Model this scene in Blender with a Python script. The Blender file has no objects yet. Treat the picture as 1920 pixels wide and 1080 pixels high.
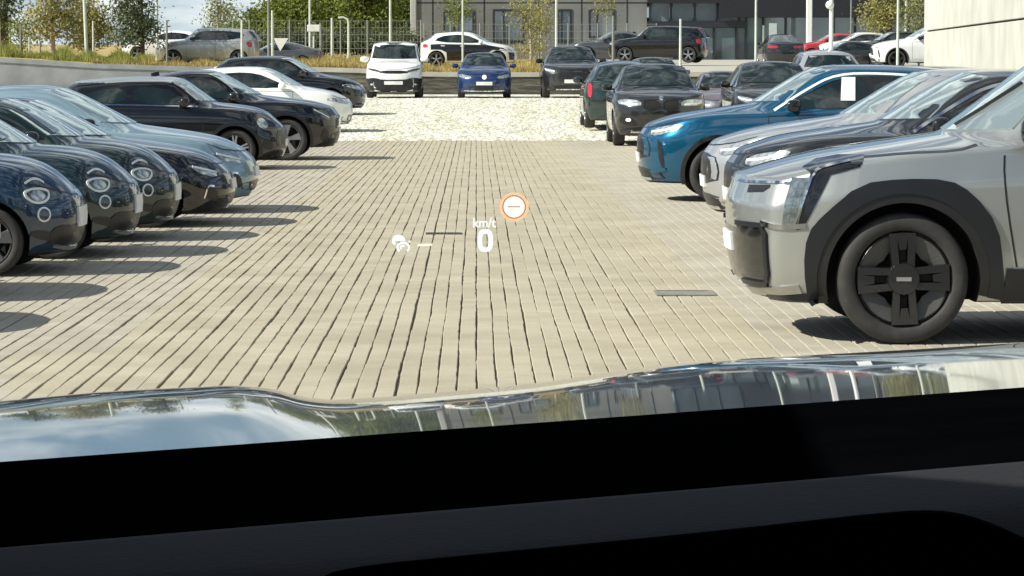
import bpy, bmesh, math, random
import numpy as np
from mathutils import Vector, Matrix
from mathutils.bvhtree import BVHTree
from mathutils.geometry import tessellate_polygon

R = math.radians
random.seed(4)
rng = np.random.default_rng(11)
sc = bpy.context.scene
COL = sc.collection

# ------------------------------------------------------------------ camera
F = 5400.0                      # focal length in pixels of the 1920 px photograph
EYE = Vector((0, 0, 1.7))
cam_d = bpy.data.cameras.new('camera')
cam_d.sensor_width = 36.0
cam_d.lens = F * 36.0 / 1920.0
cam_d.clip_start = 0.05
cam_d.clip_end = 6000
cam = bpy.data.objects.new('camera', cam_d)
COL.objects.link(cam)
cam.location = EYE
cam.rotation_euler = (R(90) - math.atan(425 / F), 0, -math.atan(67 / F))
sc.camera = cam
CM = cam.rotation_euler.to_matrix()

# ------------------------------------------------------------------ sky, sun, exposure
SUN_EL, SUN_AZ = R(38), R(20)          # sun over the left shoulder
to_sun = Vector((-math.cos(SUN_AZ) * math.cos(SUN_EL), -math.sin(SUN_AZ) * math.cos(SUN_EL), math.sin(SUN_EL)))
w = bpy.data.worlds.new('World')
sc.world = w
w.use_nodes = True
wn, wl = w.node_tree.nodes, w.node_tree.links
wn.clear()
out = wn.new('ShaderNodeOutputWorld')
sky = wn.new('ShaderNodeTexSky')
sky.sky_type = 'NISHITA'
sky.sun_disc = False
sky.sun_elevation = SUN_EL
sky.sun_rotation = math.atan2(to_sun.x, to_sun.y)
sky.air_density = 1.0
sky.dust_density = 0.0
sky.ozone_density = 2.0
bg = wn.new('ShaderNodeBackground')
bg.inputs['Strength'].default_value = 0.047
tc = wn.new('ShaderNodeTexCoord')
mp = wn.new('ShaderNodeMapping')
mp.inputs['Scale'].default_value = (1, 1, 3.4)
mp.inputs['Location'].default_value = (3.1, 0.4, 0.2)
nz = wn.new('ShaderNodeTexNoise')
nz.inputs['Scale'].default_value = 4.2
nz.inputs['Detail'].default_value = 12
nz.inputs['Roughness'].default_value = 0.62
nz.inputs['Distortion'].default_value = 0.15
rmp = wn.new('ShaderNodeValToRGB')
rmp.color_ramp.elements[0].position = 0.475
rmp.color_ramp.elements[1].position = 0.585
nz2 = wn.new('ShaderNodeTexNoise')
nz2.inputs['Scale'].default_value = 15
nz2.inputs['Detail'].default_value = 9
rmp2 = wn.new('ShaderNodeValToRGB')
rmp2.color_ramp.elements[0].position = 0.40
rmp2.color_ramp.elements[0].color = (8.5, 10.2, 11.4, 1)
rmp2.color_ramp.elements[1].position = 0.58
rmp2.color_ramp.elements[1].color = (17.5, 18.0, 17.5, 1)
mixc = wn.new('ShaderNodeMix')
mixc.data_type = 'RGBA'
wl.new(tc.outputs['Generated'], mp.inputs['Vector'])
wl.new(mp.outputs[0], nz.inputs['Vector'])
wl.new(mp.outputs[0], nz2.inputs['Vector'])
wl.new(nz2.outputs['Fac'], rmp2.inputs['Fac'])
wl.new(rmp.outputs['Color'], mixc.inputs['Factor'])
tint = wn.new('ShaderNodeMix')
tint.data_type = 'RGBA'
tint.blend_type = 'MULTIPLY'
tint.inputs['Factor'].default_value = 1
tint.inputs['B'].default_value = (0.80, 0.96, 1.16, 1)
wl.new(sky.outputs[0], tint.inputs['A'])
wl.new(tint.outputs['Result'], mixc.inputs['A'])
# cloud cover thickens towards the horizon, as seen edge-on
sep = wn.new('ShaderNodeSeparateXYZ')
low = wn.new('ShaderNodeMapRange')
low.inputs['From Min'].default_value = 0.0
low.inputs['From Max'].default_value = 0.35
low.inputs['To Min'].default_value = 0.01
low.inputs['To Max'].default_value = 0.0
cadd = wn.new('ShaderNodeMath')
cadd.operation = 'ADD'
wl.new(tc.outputs['Generated'], sep.inputs[0])
wl.new(sep.outputs['Z'], low.inputs['Value'])
wl.new(nz.outputs['Fac'], cadd.inputs[0])
wl.new(low.outputs[0], cadd.inputs[1])
tr_ = wn.new('ShaderNodeMapRange')
tr_.inputs['From Max'].default_value = 0.22
tcol = wn.new('ShaderNodeValToRGB')
tcol.color_ramp.elements[0].color = (0.62, 0.86, 1.35, 1)
tcol.color_ramp.elements[1].color = (0.84, 0.97, 1.12, 1)
wl.new(sep.outputs['Z'], tr_.inputs['Value'])
wl.new(tr_.outputs[0], tcol.inputs['Fac'])
wl.new(tcol.outputs['Color'], tint.inputs['B'])
wl.new(cadd.outputs[0], rmp.inputs['Fac'])
wl.new(rmp2.outputs['Color'], mixc.inputs['B'])
wl.new(mixc.outputs['Result'], bg.inputs['Color'])
wl.new(bg.outputs[0], out.inputs['Surface'])

sun_d = bpy.data.lights.new('sun', 'SUN')
sun_d.energy = 5.0
sun_d.angle = R(0.55)
sun_d.color = (1.0, 0.955, 0.855)
sun = bpy.data.objects.new('sun', sun_d)
COL.objects.link(sun)
sun.rotation_euler = (-to_sun).to_track_quat('-Z', 'Y').to_euler()
sun.location = (-40, -10, 40)

sc.view_settings.view_transform = 'Standard'
sc.view_settings.look = 'None'
sc.view_settings.gamma = 1
sc.view_settings.use_curve_mapping = False
sc.view_settings.exposure = 0.48
sc.render.engine = 'CYCLES'
sc.cycles.use_denoising = True
sc.cycles.max_bounces = 8
sc.cycles.transparent_max_bounces = 12
sc.cycles.sample_clamp_indirect = 8


# ------------------------------------------------------------------ helpers
def at(px, py, Y):
    """world point seen at photograph pixel (px, py), Y metres ahead"""
    d = CM @ Vector(((px - 960) / F, -(py - 540) / F, -1))
    return EYE + d * (Y / d.y)


def XP(px, Y):
    return (px - 893) * Y / F


def ZP(py, Y):
    return 1.7 - (py - 115) * Y / F


def interp(x, pts):
    xs, ys = zip(*pts)
    return float(np.interp(x, xs, ys))


def gz(Y):
    """height of the car park surface: level, then rising to the far bays"""
    return interp(Y, [(0, 0), (62, 0), (94, 0.5), (400, 0.5)])


def zf(X):
    return interp(X, [(-60, 2.1), (-17.4, 1.84), (-12.1, 1.5), (-5.3, 1.5), (-1.2, 1.27), (1.1, 1.3), (60, 1.36)])


def terr(X, Y):
    return zf(X) + (Y - 105) * 0.009


def new_mesh(name, verts, faces, mats, parent=None, smooth=False, fm=None):
    me = bpy.data.meshes.new(name)
    me.from_pydata([tuple(v) for v in verts], [], faces)
    for m in (mats if isinstance(mats, (list, tuple)) else [mats]):
        me.materials.append(m)
    if fm is not None:
        me.polygons.foreach_set('material_index', fm)
    if smooth:
        me.polygons.foreach_set('use_smooth', [True] * len(me.polygons))
    me.update()
    return add_obj(name, me, parent)


def add_obj(name, me, parent=None):
    o = bpy.data.objects.new(name, me)
    COL.objects.link(o)
    if parent is not None:
        o.parent = parent
    return o


def tag(o, label=None, cat=None, group=None, kind=None):
    if label: o['label'] = label
    if cat: o['category'] = cat
    if group: o['group'] = group
    if kind: o['kind'] = kind
    return o


def thing(name, label, cat, loc=(0, 0, 0), rz=0, group=None):
    o = bpy.data.objects.new(name, None)
    COL.objects.link(o)
    o.location = loc
    o.rotation_euler = (0, 0, rz)
    o.empty_display_size = 0.2
    return tag(o, label, cat, group)


class MB:
    """collects boxes, tubes and quads, builds ONE mesh object"""
    def __init__(self):
        self.v, self.f = [], []

    def add(self, v, f):
        n = len(self.v)
        self.v += [tuple(p) for p in v]
        self.f += [tuple(i + n for i in q) for q in f]
        return self

    def box(self, x0, x1, y0, y1, z0, z1, b=0.0):
        if b <= 0:
            v = [(x, y, z) for z in (z0, z1) for x, y in ((x0, y0), (x1, y0), (x1, y1), (x0, y1))]
            f = [(3, 2, 1, 0), (4, 5, 6, 7), (0, 1, 5, 4), (1, 2, 6, 5), (2, 3, 7, 6), (3, 0, 4, 7)]
            return self.add(v, f)
        bm = bmesh.new()
        bmesh.ops.create_cube(bm, size=1)
        for q in bm.verts:
            q.co = Vector(((x0 + x1) / 2 + q.co.x * (x1 - x0), (y0 + y1) / 2 + q.co.y * (y1 - y0), (z0 + z1) / 2 + q.co.z * (z1 - z0)))
        bmesh.ops.bevel(bm, geom=bm.edges[:], offset=b, segments=2, affect='EDGES', profile=0.5)
        bm.verts.index_update()
        self.add([q.co.copy() for q in bm.verts], [[q.index for q in fc.verts] for fc in bm.faces])
        bm.free()
        return self

    def tube(self, pts, rads, n=8):
        pts = [Vector(p) for p in pts]
        if not isinstance(rads, (list, tuple)): rads = [rads] * len(pts)
        v, f = [], []
        for i, p in enumerate(pts):
            t = (pts[min(i + 1, len(pts) - 1)] - pts[max(i - 1, 0)]).normalized()
            a = Vector((1, 0, 0)) if abs(t.x) < 0.8 else Vector((0, 1, 0))
            u = t.cross(a).normalized()
            s = t.cross(u)
            for k in range(n):
                q = 2 * math.pi * k / n
                v.append(p + (u * math.cos(q) + s * math.sin(q)) * rads[i])
        for i in range(len(pts) - 1):
            for k in range(n):
                f.append((i * n + k, i * n + (k + 1) % n, (i + 1) * n + (k + 1) % n, (i + 1) * n + k))
        f.append(tuple(range(n))[::-1])
        f.append(tuple((len(pts) - 1) * n + k for k in range(n)))
        return self.add(v, f)

    def build(self, name, mat, parent=None, smooth=False, angle=None):
        o = new_mesh(name, self.v, self.f, mat, parent, smooth)
        if smooth and angle: o.data.set_sharp_from_angle(angle=R(angle))
        return o


# ------------------------------------------------------------------ materials
def mat(name, col, rough=0.5, metal=0.0, coat=0.0, var=0.0, scale=8.0, bump=0.0, bscale=60.0, spec=0.5, ior=1.5, emit=None, es=0.0, coord='Object', rvar=0.0):
    m = bpy.data.materials.new(name)
    m.use_nodes = True
    n, l = m.node_tree.nodes, m.node_tree.links
    b = n['Principled BSDF']
    b.inputs['Base Color'].default_value = (*col, 1)
    b.inputs['Roughness'].default_value = rough
    b.inputs['Metallic'].default_value = metal
    b.inputs['Coat Weight'].default_value = coat
    b.inputs['Coat Roughness'].default_value = 0.025
    b.inputs['Specular IOR Level'].default_value = spec
    b.inputs['IOR'].default_value = ior
    if emit:
        b.inputs['Emission Color'].default_value = (*emit, 1)
        b.inputs['Emission Strength'].default_value = es
    t = n.new('ShaderNodeTexCoord')
    if var > 0 or rvar > 0:
        z = n.new('ShaderNodeTexNoise')
        z.inputs['Scale'].default_value = scale
        z.inputs['Detail'].default_value = 6
        l.new(t.outputs[coord], z.inputs['Vector'])
        if var > 0:
            r = n.new('ShaderNodeValToRGB')
            r.color_ramp.elements[0].position = 0.3
            r.color_ramp.elements[1].position = 0.7
            r.color_ramp.elements[0].color = (*[c * (1 - var) for c in col], 1)
            r.color_ramp.elements[1].color = (*[min(1, c * (1 + var)) for c in col], 1)
            l.new(z.outputs['Fac'], r.inputs['Fac'])
            l.new(r.outputs['Color'], b.inputs['Base Color'])
        if rvar > 0:
            mr = n.new('ShaderNodeMapRange')
            mr.inputs['From Min'].default_value = 0.3
            mr.inputs['From Max'].default_value = 0.7
            mr.inputs['To Min'].default_value = max(0, rough - rvar)
            mr.inputs['To Max'].default_value = rough + rvar
            l.new(z.outputs['Fac'], mr.inputs['Value'])
            l.new(mr.outputs[0], b.inputs['Roughness'])
    if bump > 0:
        z2 = n.new('ShaderNodeTexNoise')
        z2.inputs['Scale'].default_value = bscale
        z2.inputs['Detail'].default_value = 5
        bp = n.new('ShaderNodeBump')
        bp.inputs['Strength'].default_value = bump
        bp.inputs['Distance'].default_value = 0.01
        l.new(t.outputs[coord], z2.inputs['Vector'])
        l.new(z2.outputs['Fac'], bp.inputs['Height'])
        l.new(bp.outputs[0], b.inputs['Normal'])
    return m


def paint(name, col, metal=0.0, rough=0.35):
    m = mat(name, col, rough=rough, metal=metal, coat=1.0, var=0.05, scale=2.5, rvar=0.06, spec=0.15)
    m.node_tree.nodes['Principled BSDF'].inputs['Coat IOR'].default_value = 1.65
    return m


M = {}
M['paint'] = paint('car_paint', (0.3, 0.3, 0.3))
M['paint2'] = paint('car_roof_paint', (0.3, 0.3, 0.3))
M['glass'] = mat('car_glass', (0.012, 0.02, 0.02), rough=0.03, spec=0.8, var=0.5, scale=1.6)
M['screen'] = mat('windscreen_sky_sheen', (0.66, 0.77, 0.73), rough=0.08, metal=0.75, spec=0.9, ior=1.6, var=0.08, scale=0.7)  # pale metallic tone paints bright sky reflection into the glass
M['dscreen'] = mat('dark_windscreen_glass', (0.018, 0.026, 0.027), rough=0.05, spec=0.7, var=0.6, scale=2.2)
M['black'] = mat('black_trim', (0.012, 0.012, 0.013), rough=0.35, var=0.2, rvar=0.1)
M['gloss'] = mat('gloss_black', (0.008, 0.008, 0.009), rough=0.12, coat=0.5, rvar=0.05)
M['clad'] = mat('cladding_plastic', (0.008, 0.0095, 0.012), rough=0.34, var=0.12, bump=0.05, bscale=300)
M['well'] = mat('wheel_well', (0.006, 0.006, 0.006), rough=0.9, var=0.2)
M['tyre'] = mat('tyre_rubber', (0.03, 0.0285, 0.0265), rough=0.75, var=0.25, scale=14, bump=0.2, bscale=90)
M['alloy'] = mat('alloy_metal', (0.5, 0.5, 0.5), rough=0.28, metal=0.9, var=0.1)
M['dalloy'] = mat('dark_alloy', (0.007, 0.007, 0.008), rough=0.25, coat=0.6, rvar=0.08)
M['galloy'] = mat('grey_alloy_insert', (0.06, 0.06, 0.056), rough=0.5, var=0.1)
M['chrome'] = mat('chrome', (0.75, 0.75, 0.74), rough=0.1, metal=1.0, rvar=0.05)
M['trim'] = mat('window_trim_metal', (0.7, 0.7, 0.69), rough=0.15, metal=1.0, rvar=0.05)
M['plate'] = mat('plate_white', (0.78, 0.78, 0.75), rough=0.45, var=0.04)
M['lamp'] = mat('lamp_lens', (0.45, 0.5, 0.5), rough=0.12, metal=0.55, coat=1.0, var=0.45, scale=16)
M['lampd'] = mat('lamp_lens_dark', (0.05, 0.06, 0.065), rough=0.1, coat=1.0, var=0.6, scale=18)
M['smoke'] = mat('smoky_lamp', (0.20, 0.23, 0.24), rough=0.12, metal=0.5, coat=1.0, var=0.4, scale=25)
M['lampring'] = mat('lamp_ring', (0.8, 0.82, 0.8), rough=0.25, coat=0.6, var=0.05)
M['red'] = mat('tail_lamp_red', (0.45, 0.02, 0.025), rough=0.15, coat=1.0, var=0.2, scale=20)
M['orange'] = mat('indicator_orange', (0.8, 0.22, 0.04), rough=0.2, coat=1.0, var=0.1)
M['whitepaper'] = mat('white_paper', (0.8, 0.8, 0.78), rough=0.7, var=0.04)


# ------------------------------------------------------------------ cars
def chaikin(pts, it=2, closed=True):
    pts = [Vector((*p[:2],)) for p in pts]
    for _ in range(it):
        q = []
        n = len(pts)
        for i in range(n if closed else n - 1):
            a, b = pts[i], pts[(i + 1) % n]
            q += [a * 0.75 + b * 0.25, a * 0.25 + b * 0.75]
        if not closed: q = [pts[0]] + q + [pts[-1]]
        pts = q
    return pts


def resample(pts, step, closed=True):
    pts = [Vector((p[0], p[1])) for p in pts]
    q = []
    n = len(pts)
    for i in range(n if closed else n - 1):
        a, b = pts[i], pts[(i + 1) % n]
        k = max(1, int(math.ceil((b - a).length / step)))
        q += [a + (b - a) * (j / k) for j in range(k)]
    if not closed: q.append(pts[-1])
    return q


class CarBuilder:
    def __init__(self, P, sub=2):
        self.P = P
        self.sub = sub
        self.root = bpy.data.objects.new('parked_car', None)
        COL.objects.link(self.root)
        self.body()

    # -------- cage
    def body(self):
        P = self.P
        L, W, H = P['L'], P['W'] / 2, P['H']
        wb, fo = P['wb'], P['fo']
        gc = P.get('gc', 0.19)
        zhf, zax, zc = P['zhf'], P['zax'], P['zc']
        xc, xw, xr, xb = P['xc'], P['xw'], P['xr'], P['xb']
        zb0, zb1, zrb = P['zb0'], P['zb1'], P['zrb']
        wr = P['wr']
        nc, tcv = P.get('nc', 0.2), P.get('tc', 0.14)
        ns = P.get('ns', (0.10, 0.03, 0.0, 0.02, 0.10))     # nose set-back per row
        ts = P.get('ts', (0.14, 0.04, 0.0, 0.02, 0.06))
        wf = P.get('wf', (0.90, 0.965, 1.0, 0.995, 0.955))
        zt = P.get('ztail', zrb)
        hr = P.get('hr', H - 0.08)                          # roof height at its rear end
        cr = P.get('crease', 0.35)
        ra = fo + wb
        d5 = xc + P.get('cowlback', 0.13)
        k6d = xw + 0.35
        kd = [0, 0.02, nc, max(fo * 0.55, nc + 0.12), fo, d5, max(k6d, d5 + 0.3), (k6d + ra) / 2, min(ra, xr), min(L - 0.34, xb - 0.05) if P.get('hatch', 1) else xb, L - tcv, L - 0.02, L]
        if kd[8] <= kd[7]: kd[8] = kd[7] + 0.3
        if kd[9] <= kd[8] + 0.1: kd[9] = kd[8] + 0.15
        ky = [0, 0.5, 0.84, 0.975, 1, 1, 1, 1, 1, 0.975, 0.85, 0.5, 0]
        deck = [(0, zhf), (nc, zhf - P.get('drop', 0.03)), (fo * 0.55, (zhf + zax) / 2), (fo, zax), (d5, zb0), (k6d, zb0 * 0.6 + zb1 * 0.4), (ra, zb1), (L - 0.3, zb1), (L, zt)]
        dv = {}
        verts = []

        def V(d, y, z):
            verts.append((-d, y, z))
            return len(verts) - 1
        idx = {}
        for k in range(13):
            zz4 = interp(kd[k], deck)
            zs = [gc, gc + 0.10, gc + (zz4 - gc) * 0.45, gc + (zz4 - gc) * 0.78, zz4]
            for j in range(5):
                d = kd[k]
                wt = max(0, 1 - d / (fo * 0.9))
                d = d + ns[j] * wt
                wt2 = max(0, 1 - (L - kd[k]) / 0.75)
                d = d - ts[j] * wt2
                idx[k, j] = V(d, ky[k] * W * wf[j], zs[j])
        # deck rows 5,6,7 at k=3..9
        hoodc = P.get('crown', 0.05)
        g5 = {}
        for k in (3, 4):
            z4 = interp(kd[k], deck)
            idx[k, 5] = V(kd[k] - 0.02, W * 0.80, z4 + hoodc * 0.6)
            idx[k, 6] = V(kd[k] - 0.05, W * 0.45, z4 + hoodc)
            idx[k, 7] = V(kd[k] - 0.07, 0, z4 + hoodc * 1.15)
        idx[5, 5] = V(d5 - 0.02, W * 0.83, zb0 + 0.02)
        idx[5, 6] = V(xc + 0.05, W * 0.5, zc - 0.01)
        idx[5, 7] = V(xc, 0, zc)
        idx[6, 5] = V(xw + 0.09, wr, H - 0.07)
        idx[6, 6] = V(xw + 0.03, wr * 0.6, H - 0.02)
        idx[6, 7] = V(xw, 0, H - 0.005)
        xm = (xw + xr) / 2
        idx[7, 5] = V(xm + 0.05, wr * 1.0, H - 0.065)
        idx[7, 6] = V(xm, wr * 0.6, H + 0.005)
        idx[7, 7] = V(xm, 0, H + 0.02)
        idx[8, 5] = V(xr - 0.06, wr * 0.97, hr - 0.06)
        idx[8, 6] = V(xr, wr * 0.6, hr + 0.0)
        idx[8, 7] = V(xr + 0.02, 0, hr + 0.015)
        idx[9, 5] = V(xb - 0.04, W * 0.80, zrb)
        idx[9, 6] = V(xb, W * 0.48, zrb + 0.01)
        idx[9, 7] = V(xb + 0.01, 0, zrb + 0.01)
        faces = []
        for k in range(12):
            for j in range(4):
                faces.append((idx[k, j], idx[k + 1, j], idx[k + 1, j + 1], idx[k, j + 1]))
        faces += [(idx[0, 4], idx[1, 4], idx[3, 6], idx[3, 7]), (idx[1, 4], idx[2, 4], idx[3, 5], idx[3, 6]), (idx[2, 4], idx[3, 4], idx[3, 5])]
        for k in range(3, 9):
            for j in (4, 5, 6):
                faces.append((idx[k, j], idx[k + 1, j], idx[k + 1, j + 1], idx[k, j + 1]))
        faces += [(idx[9, 7], idx[9, 6], idx[11, 4], idx[12, 4]), (idx[9, 6], idx[9, 5], idx[10, 4], idx[11, 4]), (idx[9, 5], idx[9, 4], idx[10, 4])]
        nv = len(verts)
        allv = verts + [(x, -y, z) for x, y, z in verts]
        allf = faces + [tuple(i + nv for i in reversed(f)) for f in faces]
        for k in range(12):
            if k in (0, 11):
                a = 0 if k == 0 else 12
                b = 1 if k == 0 else 11
                tri = (idx[a, 0], idx[b, 0] + nv, idx[b, 0])
                allf.append(tri if k == 0 else tri[::-1])
            else:
                allf.append((idx[k, 0], idx[k, 0] + nv, idx[k + 1, 0] + nv, idx[k + 1, 0]))
        bm = bmesh.new()
        bv = [bm.verts.new(v) for v in allv]
        for f in allf:
            try: bm.faces.new([bv[i] for i in f])
            except ValueError: pass
        cl = bm.edges.layers.float.new('crease_edge')

        def crease(a, b, c):
            for o in (0, nv):
                e = bm.edges.get((bv[a + o], bv[b + o]))
                if e: e[cl] = max(e[cl], c)
        for k in range(12):
            crease(idx[k, 0], idx[k + 1, 0], 0.8)
            crease(idx[k, 4], idx[k + 1, 4], min(1, cr * (1.6 if 5 <= k <= 8 else 1.2)))
            crease(idx[k, 1], idx[k + 1, 1], cr * 0.4)
            crease(idx[k, 3], idx[k + 1, 3], P.get('shoulder', 0.25))
        for k in range(5, 9):
            crease(idx[k, 5], idx[k + 1, 5], min(1, cr * 1.5))
        for j in (5, 6):
            crease(idx[5, j], idx[5, j + 1], 0.9)
            crease(idx[6, j], idx[6, j + 1], cr)
            crease(idx[8, j], idx[8, j + 1], min(1, cr * 1.8))
            crease(idx[9, j], idx[9, j + 1], cr * 1.2)
        crease(idx[5, 4], idx[5, 5], 0.7)
        for j in range(4):
            crease(idx[2, j], idx[2, j + 1], P.get('ncr', 0.1))
            crease(idx[10, j], idx[10, j + 1], 0.2)
        bmesh.ops.remove_doubles(bm, verts=bm.verts[:], dist=1e-4)
        bmesh.ops.recalc_face_normals(bm, faces=bm.faces[:])
        me = bpy.data.meshes.new('cage')
        bm.to_mesh(me)
        bm.free()
        me.materials.append(M['paint'])
        me.materials.append(M['well'])
        me.materials.append(M['paint2'])
        tmp = bpy.data.objects.new('cage', me)
        COL.objects.link(tmp)
        s = tmp.modifiers.new('s', 'SUBSURF')
        s.levels = s.render_levels = self.sub
        dg = bpy.context.evaluated_depsgraph_get()
        solid = bpy.data.meshes.new_from_object(tmp.evaluated_get(dg), depsgraph=dg)
        self.bvh = BVHTree.FromPolygons([v.co.copy() for v in solid.vertices], [tuple(p.vertices) for p in solid.polygons])
        # wheel arches
        ar = P.get('arch', P['wr_'] + 0.055)
        cut = MB()
        for dx in (fo, ra):
            for sgn in (-1, 1):
                y0, y1 = sgn * (W - 0.33), sgn * (W + 0.3)
                cut.tube([(-dx, min(y0, y1), P['wr_']), (-dx, max(y0, y1), P['wr_'])], ar, 40)
        co = cut.build('cutter', [M['paint'], M['well']])
        co.data.polygons.foreach_set('material_index', [1] * len(co.data.polygons))
        bm2 = bmesh.new(); bm2.from_mesh(co.data); bmesh.ops.recalc_face_normals(bm2, faces=bm2.faces[:]); bm2.to_mesh(co.data); bm2.free()
        b = tmp.modifiers.new('b', 'BOOLEAN')
        b.operation = 'DIFFERENCE'
        b.solver = 'EXACT'
        b.object = co
        dg = bpy.context.evaluated_depsgraph_get()
        dg.update()
        fin = bpy.data.meshes.new_from_object(tmp.evaluated_get(dg), depsgraph=dg)
        bpy.data.objects.remove(tmp)
        bpy.data.objects.remove(co)
        mi = np.zeros(len(fin.polygons), dtype=np.int32)
        for i, p in enumerate(fin.polygons):
            c = p.center
            for dx in (fo, ra):
                if abs(c.y) < W + 0.05 and math.hypot(c.x + dx, c.z - P['wr_']) < ar + 0.004 and (abs(c.y) < W * 0.9 or abs(p.normal.y) < 0.4):
                    mi[i] = 1
            if c.z < gc + 0.02 and p.normal.z < -0.5: mi[i] = 1
            if c.z > P.get('roof2', 99) and xw - 0.02 < -c.x < L: mi[i] = 2
        fin.polygons.foreach_set('material_index', mi)
        fin.polygons.foreach_set('use_smooth', [True] * len(fin.polygons))
        fin.set_sharp_from_angle(angle=R(38))
        fin.name = 'body'
        self.solid = solid
        add_obj('body', fin, self.root)

    # -------- projection onto the body
    AX = {'side': (Vector((0, -1, 0)), Vector((-1, 0, 0))), 'front': (Vector((-1, 0, 0)), Vector((0, 1, 0))),
          'rear': (Vector((1, 0, 0)), Vector((0, 1, 0))), 'corner': (Vector((-.7071, -.7071, 0)), Vector((-.7071, .7071, 0)))}

    def hit(self, axis, u, v, sgn, last):
        if axis == 'top':
            o, dr = Vector((-u, v, 4)), Vector((0, 0, -1))
        else:
            dr, e = self.AX[axis]
            o = e * u + Vector((0, 0, v)) - dr * 8
            if axis == 'side': o = Vector((-u, 8, v))
        if sgn < 0:
            o = Vector((o.x, -o.y, o.z)); dr = Vector((dr.x, -dr.y, dr.z))
        p, n, i, dist = self.bvh.ray_cast(o, dr)
        if p is None or (last is not None and abs(dist - last) > 0.55):
            dist = last if last is not None else 7.0
            return o + dr * dist, -dr, dist
        return p, n, dist

    def band(self, name, A, B, axis, mt, sgn=1, off=0.004, n=2, closed=True, rim=0.006, parent=None, fan=None, smooth=True):
        """surface between polylines A (outer) and B (inner), laid on the body with real thickness"""
        rows = []
        rows.append([(p, -rim) for p in A])
        for i in range(n + 1):
            t = i / n
            rows.append([(a + (b - a) * t, off) for a, b in zip(A, B)])
        if fan is None: rows.append([(p, -rim) for p in B])
        last = None
        verts, m = [], len(A)
        for row in rows:
            for p, o in row:
                h, nn, last2 = self.hit(axis, p[0], p[1], sgn, last)
                last = last2
                dr = self.AX[axis][0] if axis != 'top' else Vector((0, 0, -1))
                dr = Vector((dr.x, dr.y * (1 if sgn > 0 else -1), dr.z))
                nn = (nn - dr * 0.6).normalized()
                verts.append(h + nn * o)
        faces = []
        for r in range(len(rows) - 1):
            for i in range(m if closed else m - 1):
                j = (i + 1) % m
                faces.append((r * m + i, r * m + j, (r + 1) * m + j, (r + 1) * m + i))
        if fan is not None:
            h, nn, _ = self.hit(axis, fan[0], fan[1], sgn, last)
            dr = self.AX[axis][0] if axis != 'top' else Vector((0, 0, -1))
            dr = Vector((dr.x, dr.y * (1 if sgn > 0 else -1), dr.z))
            verts.append(h + (nn - dr * 0.6).normalized() * off)
            c = len(verts) - 1
            r = len(rows) - 1
            for i in range(m): faces.append((r * m + i, r * m + (i + 1) % m, c))
        elif not closed:
            k = len(rows)
            faces.append([r * m for r in range(k)])
            faces.append([r * m + m - 1 for r in range(k)][::-1])
        me = bpy.data.meshes.new(name)
        me.from_pydata([tuple(v) for v in verts], [], faces)
        bm = bmesh.new(); bm.from_mesh(me); bmesh.ops.recalc_face_normals(bm, faces=bm.faces[:])
        bm.to_mesh(me); bm.free()
        # outward check
        me.update()
        dr = self.AX[axis][0] if axis != 'top' else Vector((0, 0, -1))
        dr = Vector((dr.x, dr.y * (1 if sgn > 0 else -1), dr.z))
        if sum((p.normal.dot(dr)) * p.area for p in me.polygons) > 0: me.flip_normals()
        me.materials.append(mt)
        if smooth:
            me.polygons.foreach_set('use_smooth', [True] * len(me.polygons))
            me.set_sharp_from_angle(angle=R(45))
        o = add_obj(name, me, parent or self.root)
        return o

    def patch(self, name, outline, axis, mt, sides=(1,), off=0.004, rnd=1, step=0.07, n=3, rim=0.006, parent=None, centre=None):
        pts = chaikin(outline, rnd) if rnd else [Vector(p) for p in outline]
        A = resample(pts, step)
        c = Vector(centre) if centre else sum(A, Vector((0, 0))) / len(A)
        B = [c + (a - c) * 0.12 for a in A]
        res = []
        for s in sides:
            res.append(self.band(name, A, B, axis, mt, s, off, n, True, rim, parent, fan=c))
        return res

    def line(self, name, pts, width, axis, mt, sides=(1,), off=0.002, parent=None, rnd=1, closed=False):
        p = chaikin(pts, rnd, closed) if rnd else [Vector(q) for q in pts]
        p = resample(p, 0.05, closed)
        A, B = [], []
        for i, q in enumerate(p):
            if closed: t = (p[(i + 1) % len(p)] - p[i - 1]).normalized()
            else: t = (p[min(i + 1, len(p) - 1)] - p[max(i - 1, 0)]).normalized()
            nn = Vector((-t.y, t.x)) * width / 2
            A.append(q + nn); B.append(q - nn)
        return [self.band(name, A, B, axis, mt, s, off, 1, closed, 0.004, parent) for s in sides]

    # -------- standard features
    def windows(self, quarter=True):
        P = self.P
        xc, xw, xr, xb, H = P['xc'], P['xw'], P['xr'], P['xb'], P['H']
        W = P['W'] / 2
        d5 = xc + P.get('cowlback', 0.13)
        hr = P.get('hr', H - 0.08)
        # windscreen, front projection (y, z)
        w0, w1 = W * 0.80, P['wr'] * 0.92
        zl, zh = P['zc'] + 0.03, H - 0.07
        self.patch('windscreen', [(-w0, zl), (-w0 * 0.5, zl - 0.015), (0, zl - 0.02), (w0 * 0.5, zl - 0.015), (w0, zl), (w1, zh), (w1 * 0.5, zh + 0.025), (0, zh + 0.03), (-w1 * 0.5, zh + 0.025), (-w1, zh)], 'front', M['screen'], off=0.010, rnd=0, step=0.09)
        # rear glass
        w0, w1 = W * 0.72, P['wr'] * 0.86
        zl, zh = P['zrb'] + 0.06, hr - 0.07
        self.patch('rear_window', [(-w0, zl), (0, zl - 0.02), (w0, zl), (w1, zh), (0, zh + 0.02), (-w1, zh)], 'rear', M['glass'], off=0.004, rnd=0, step=0.09)
        zb = lambda d: interp(d, [(d5, P['zb0']), (P['fo'] + P['wb'], P['zb1'])])
        t0 = 0.075
        zt_ = lambda d: interp(d, [(xw + 0.14, H - 0.075), ((xw + xr) / 2, H - 0.065), (xr, hr - 0.06)])
        fb = (d5 + 0.11, zb(d5) + 0.035)
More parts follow.
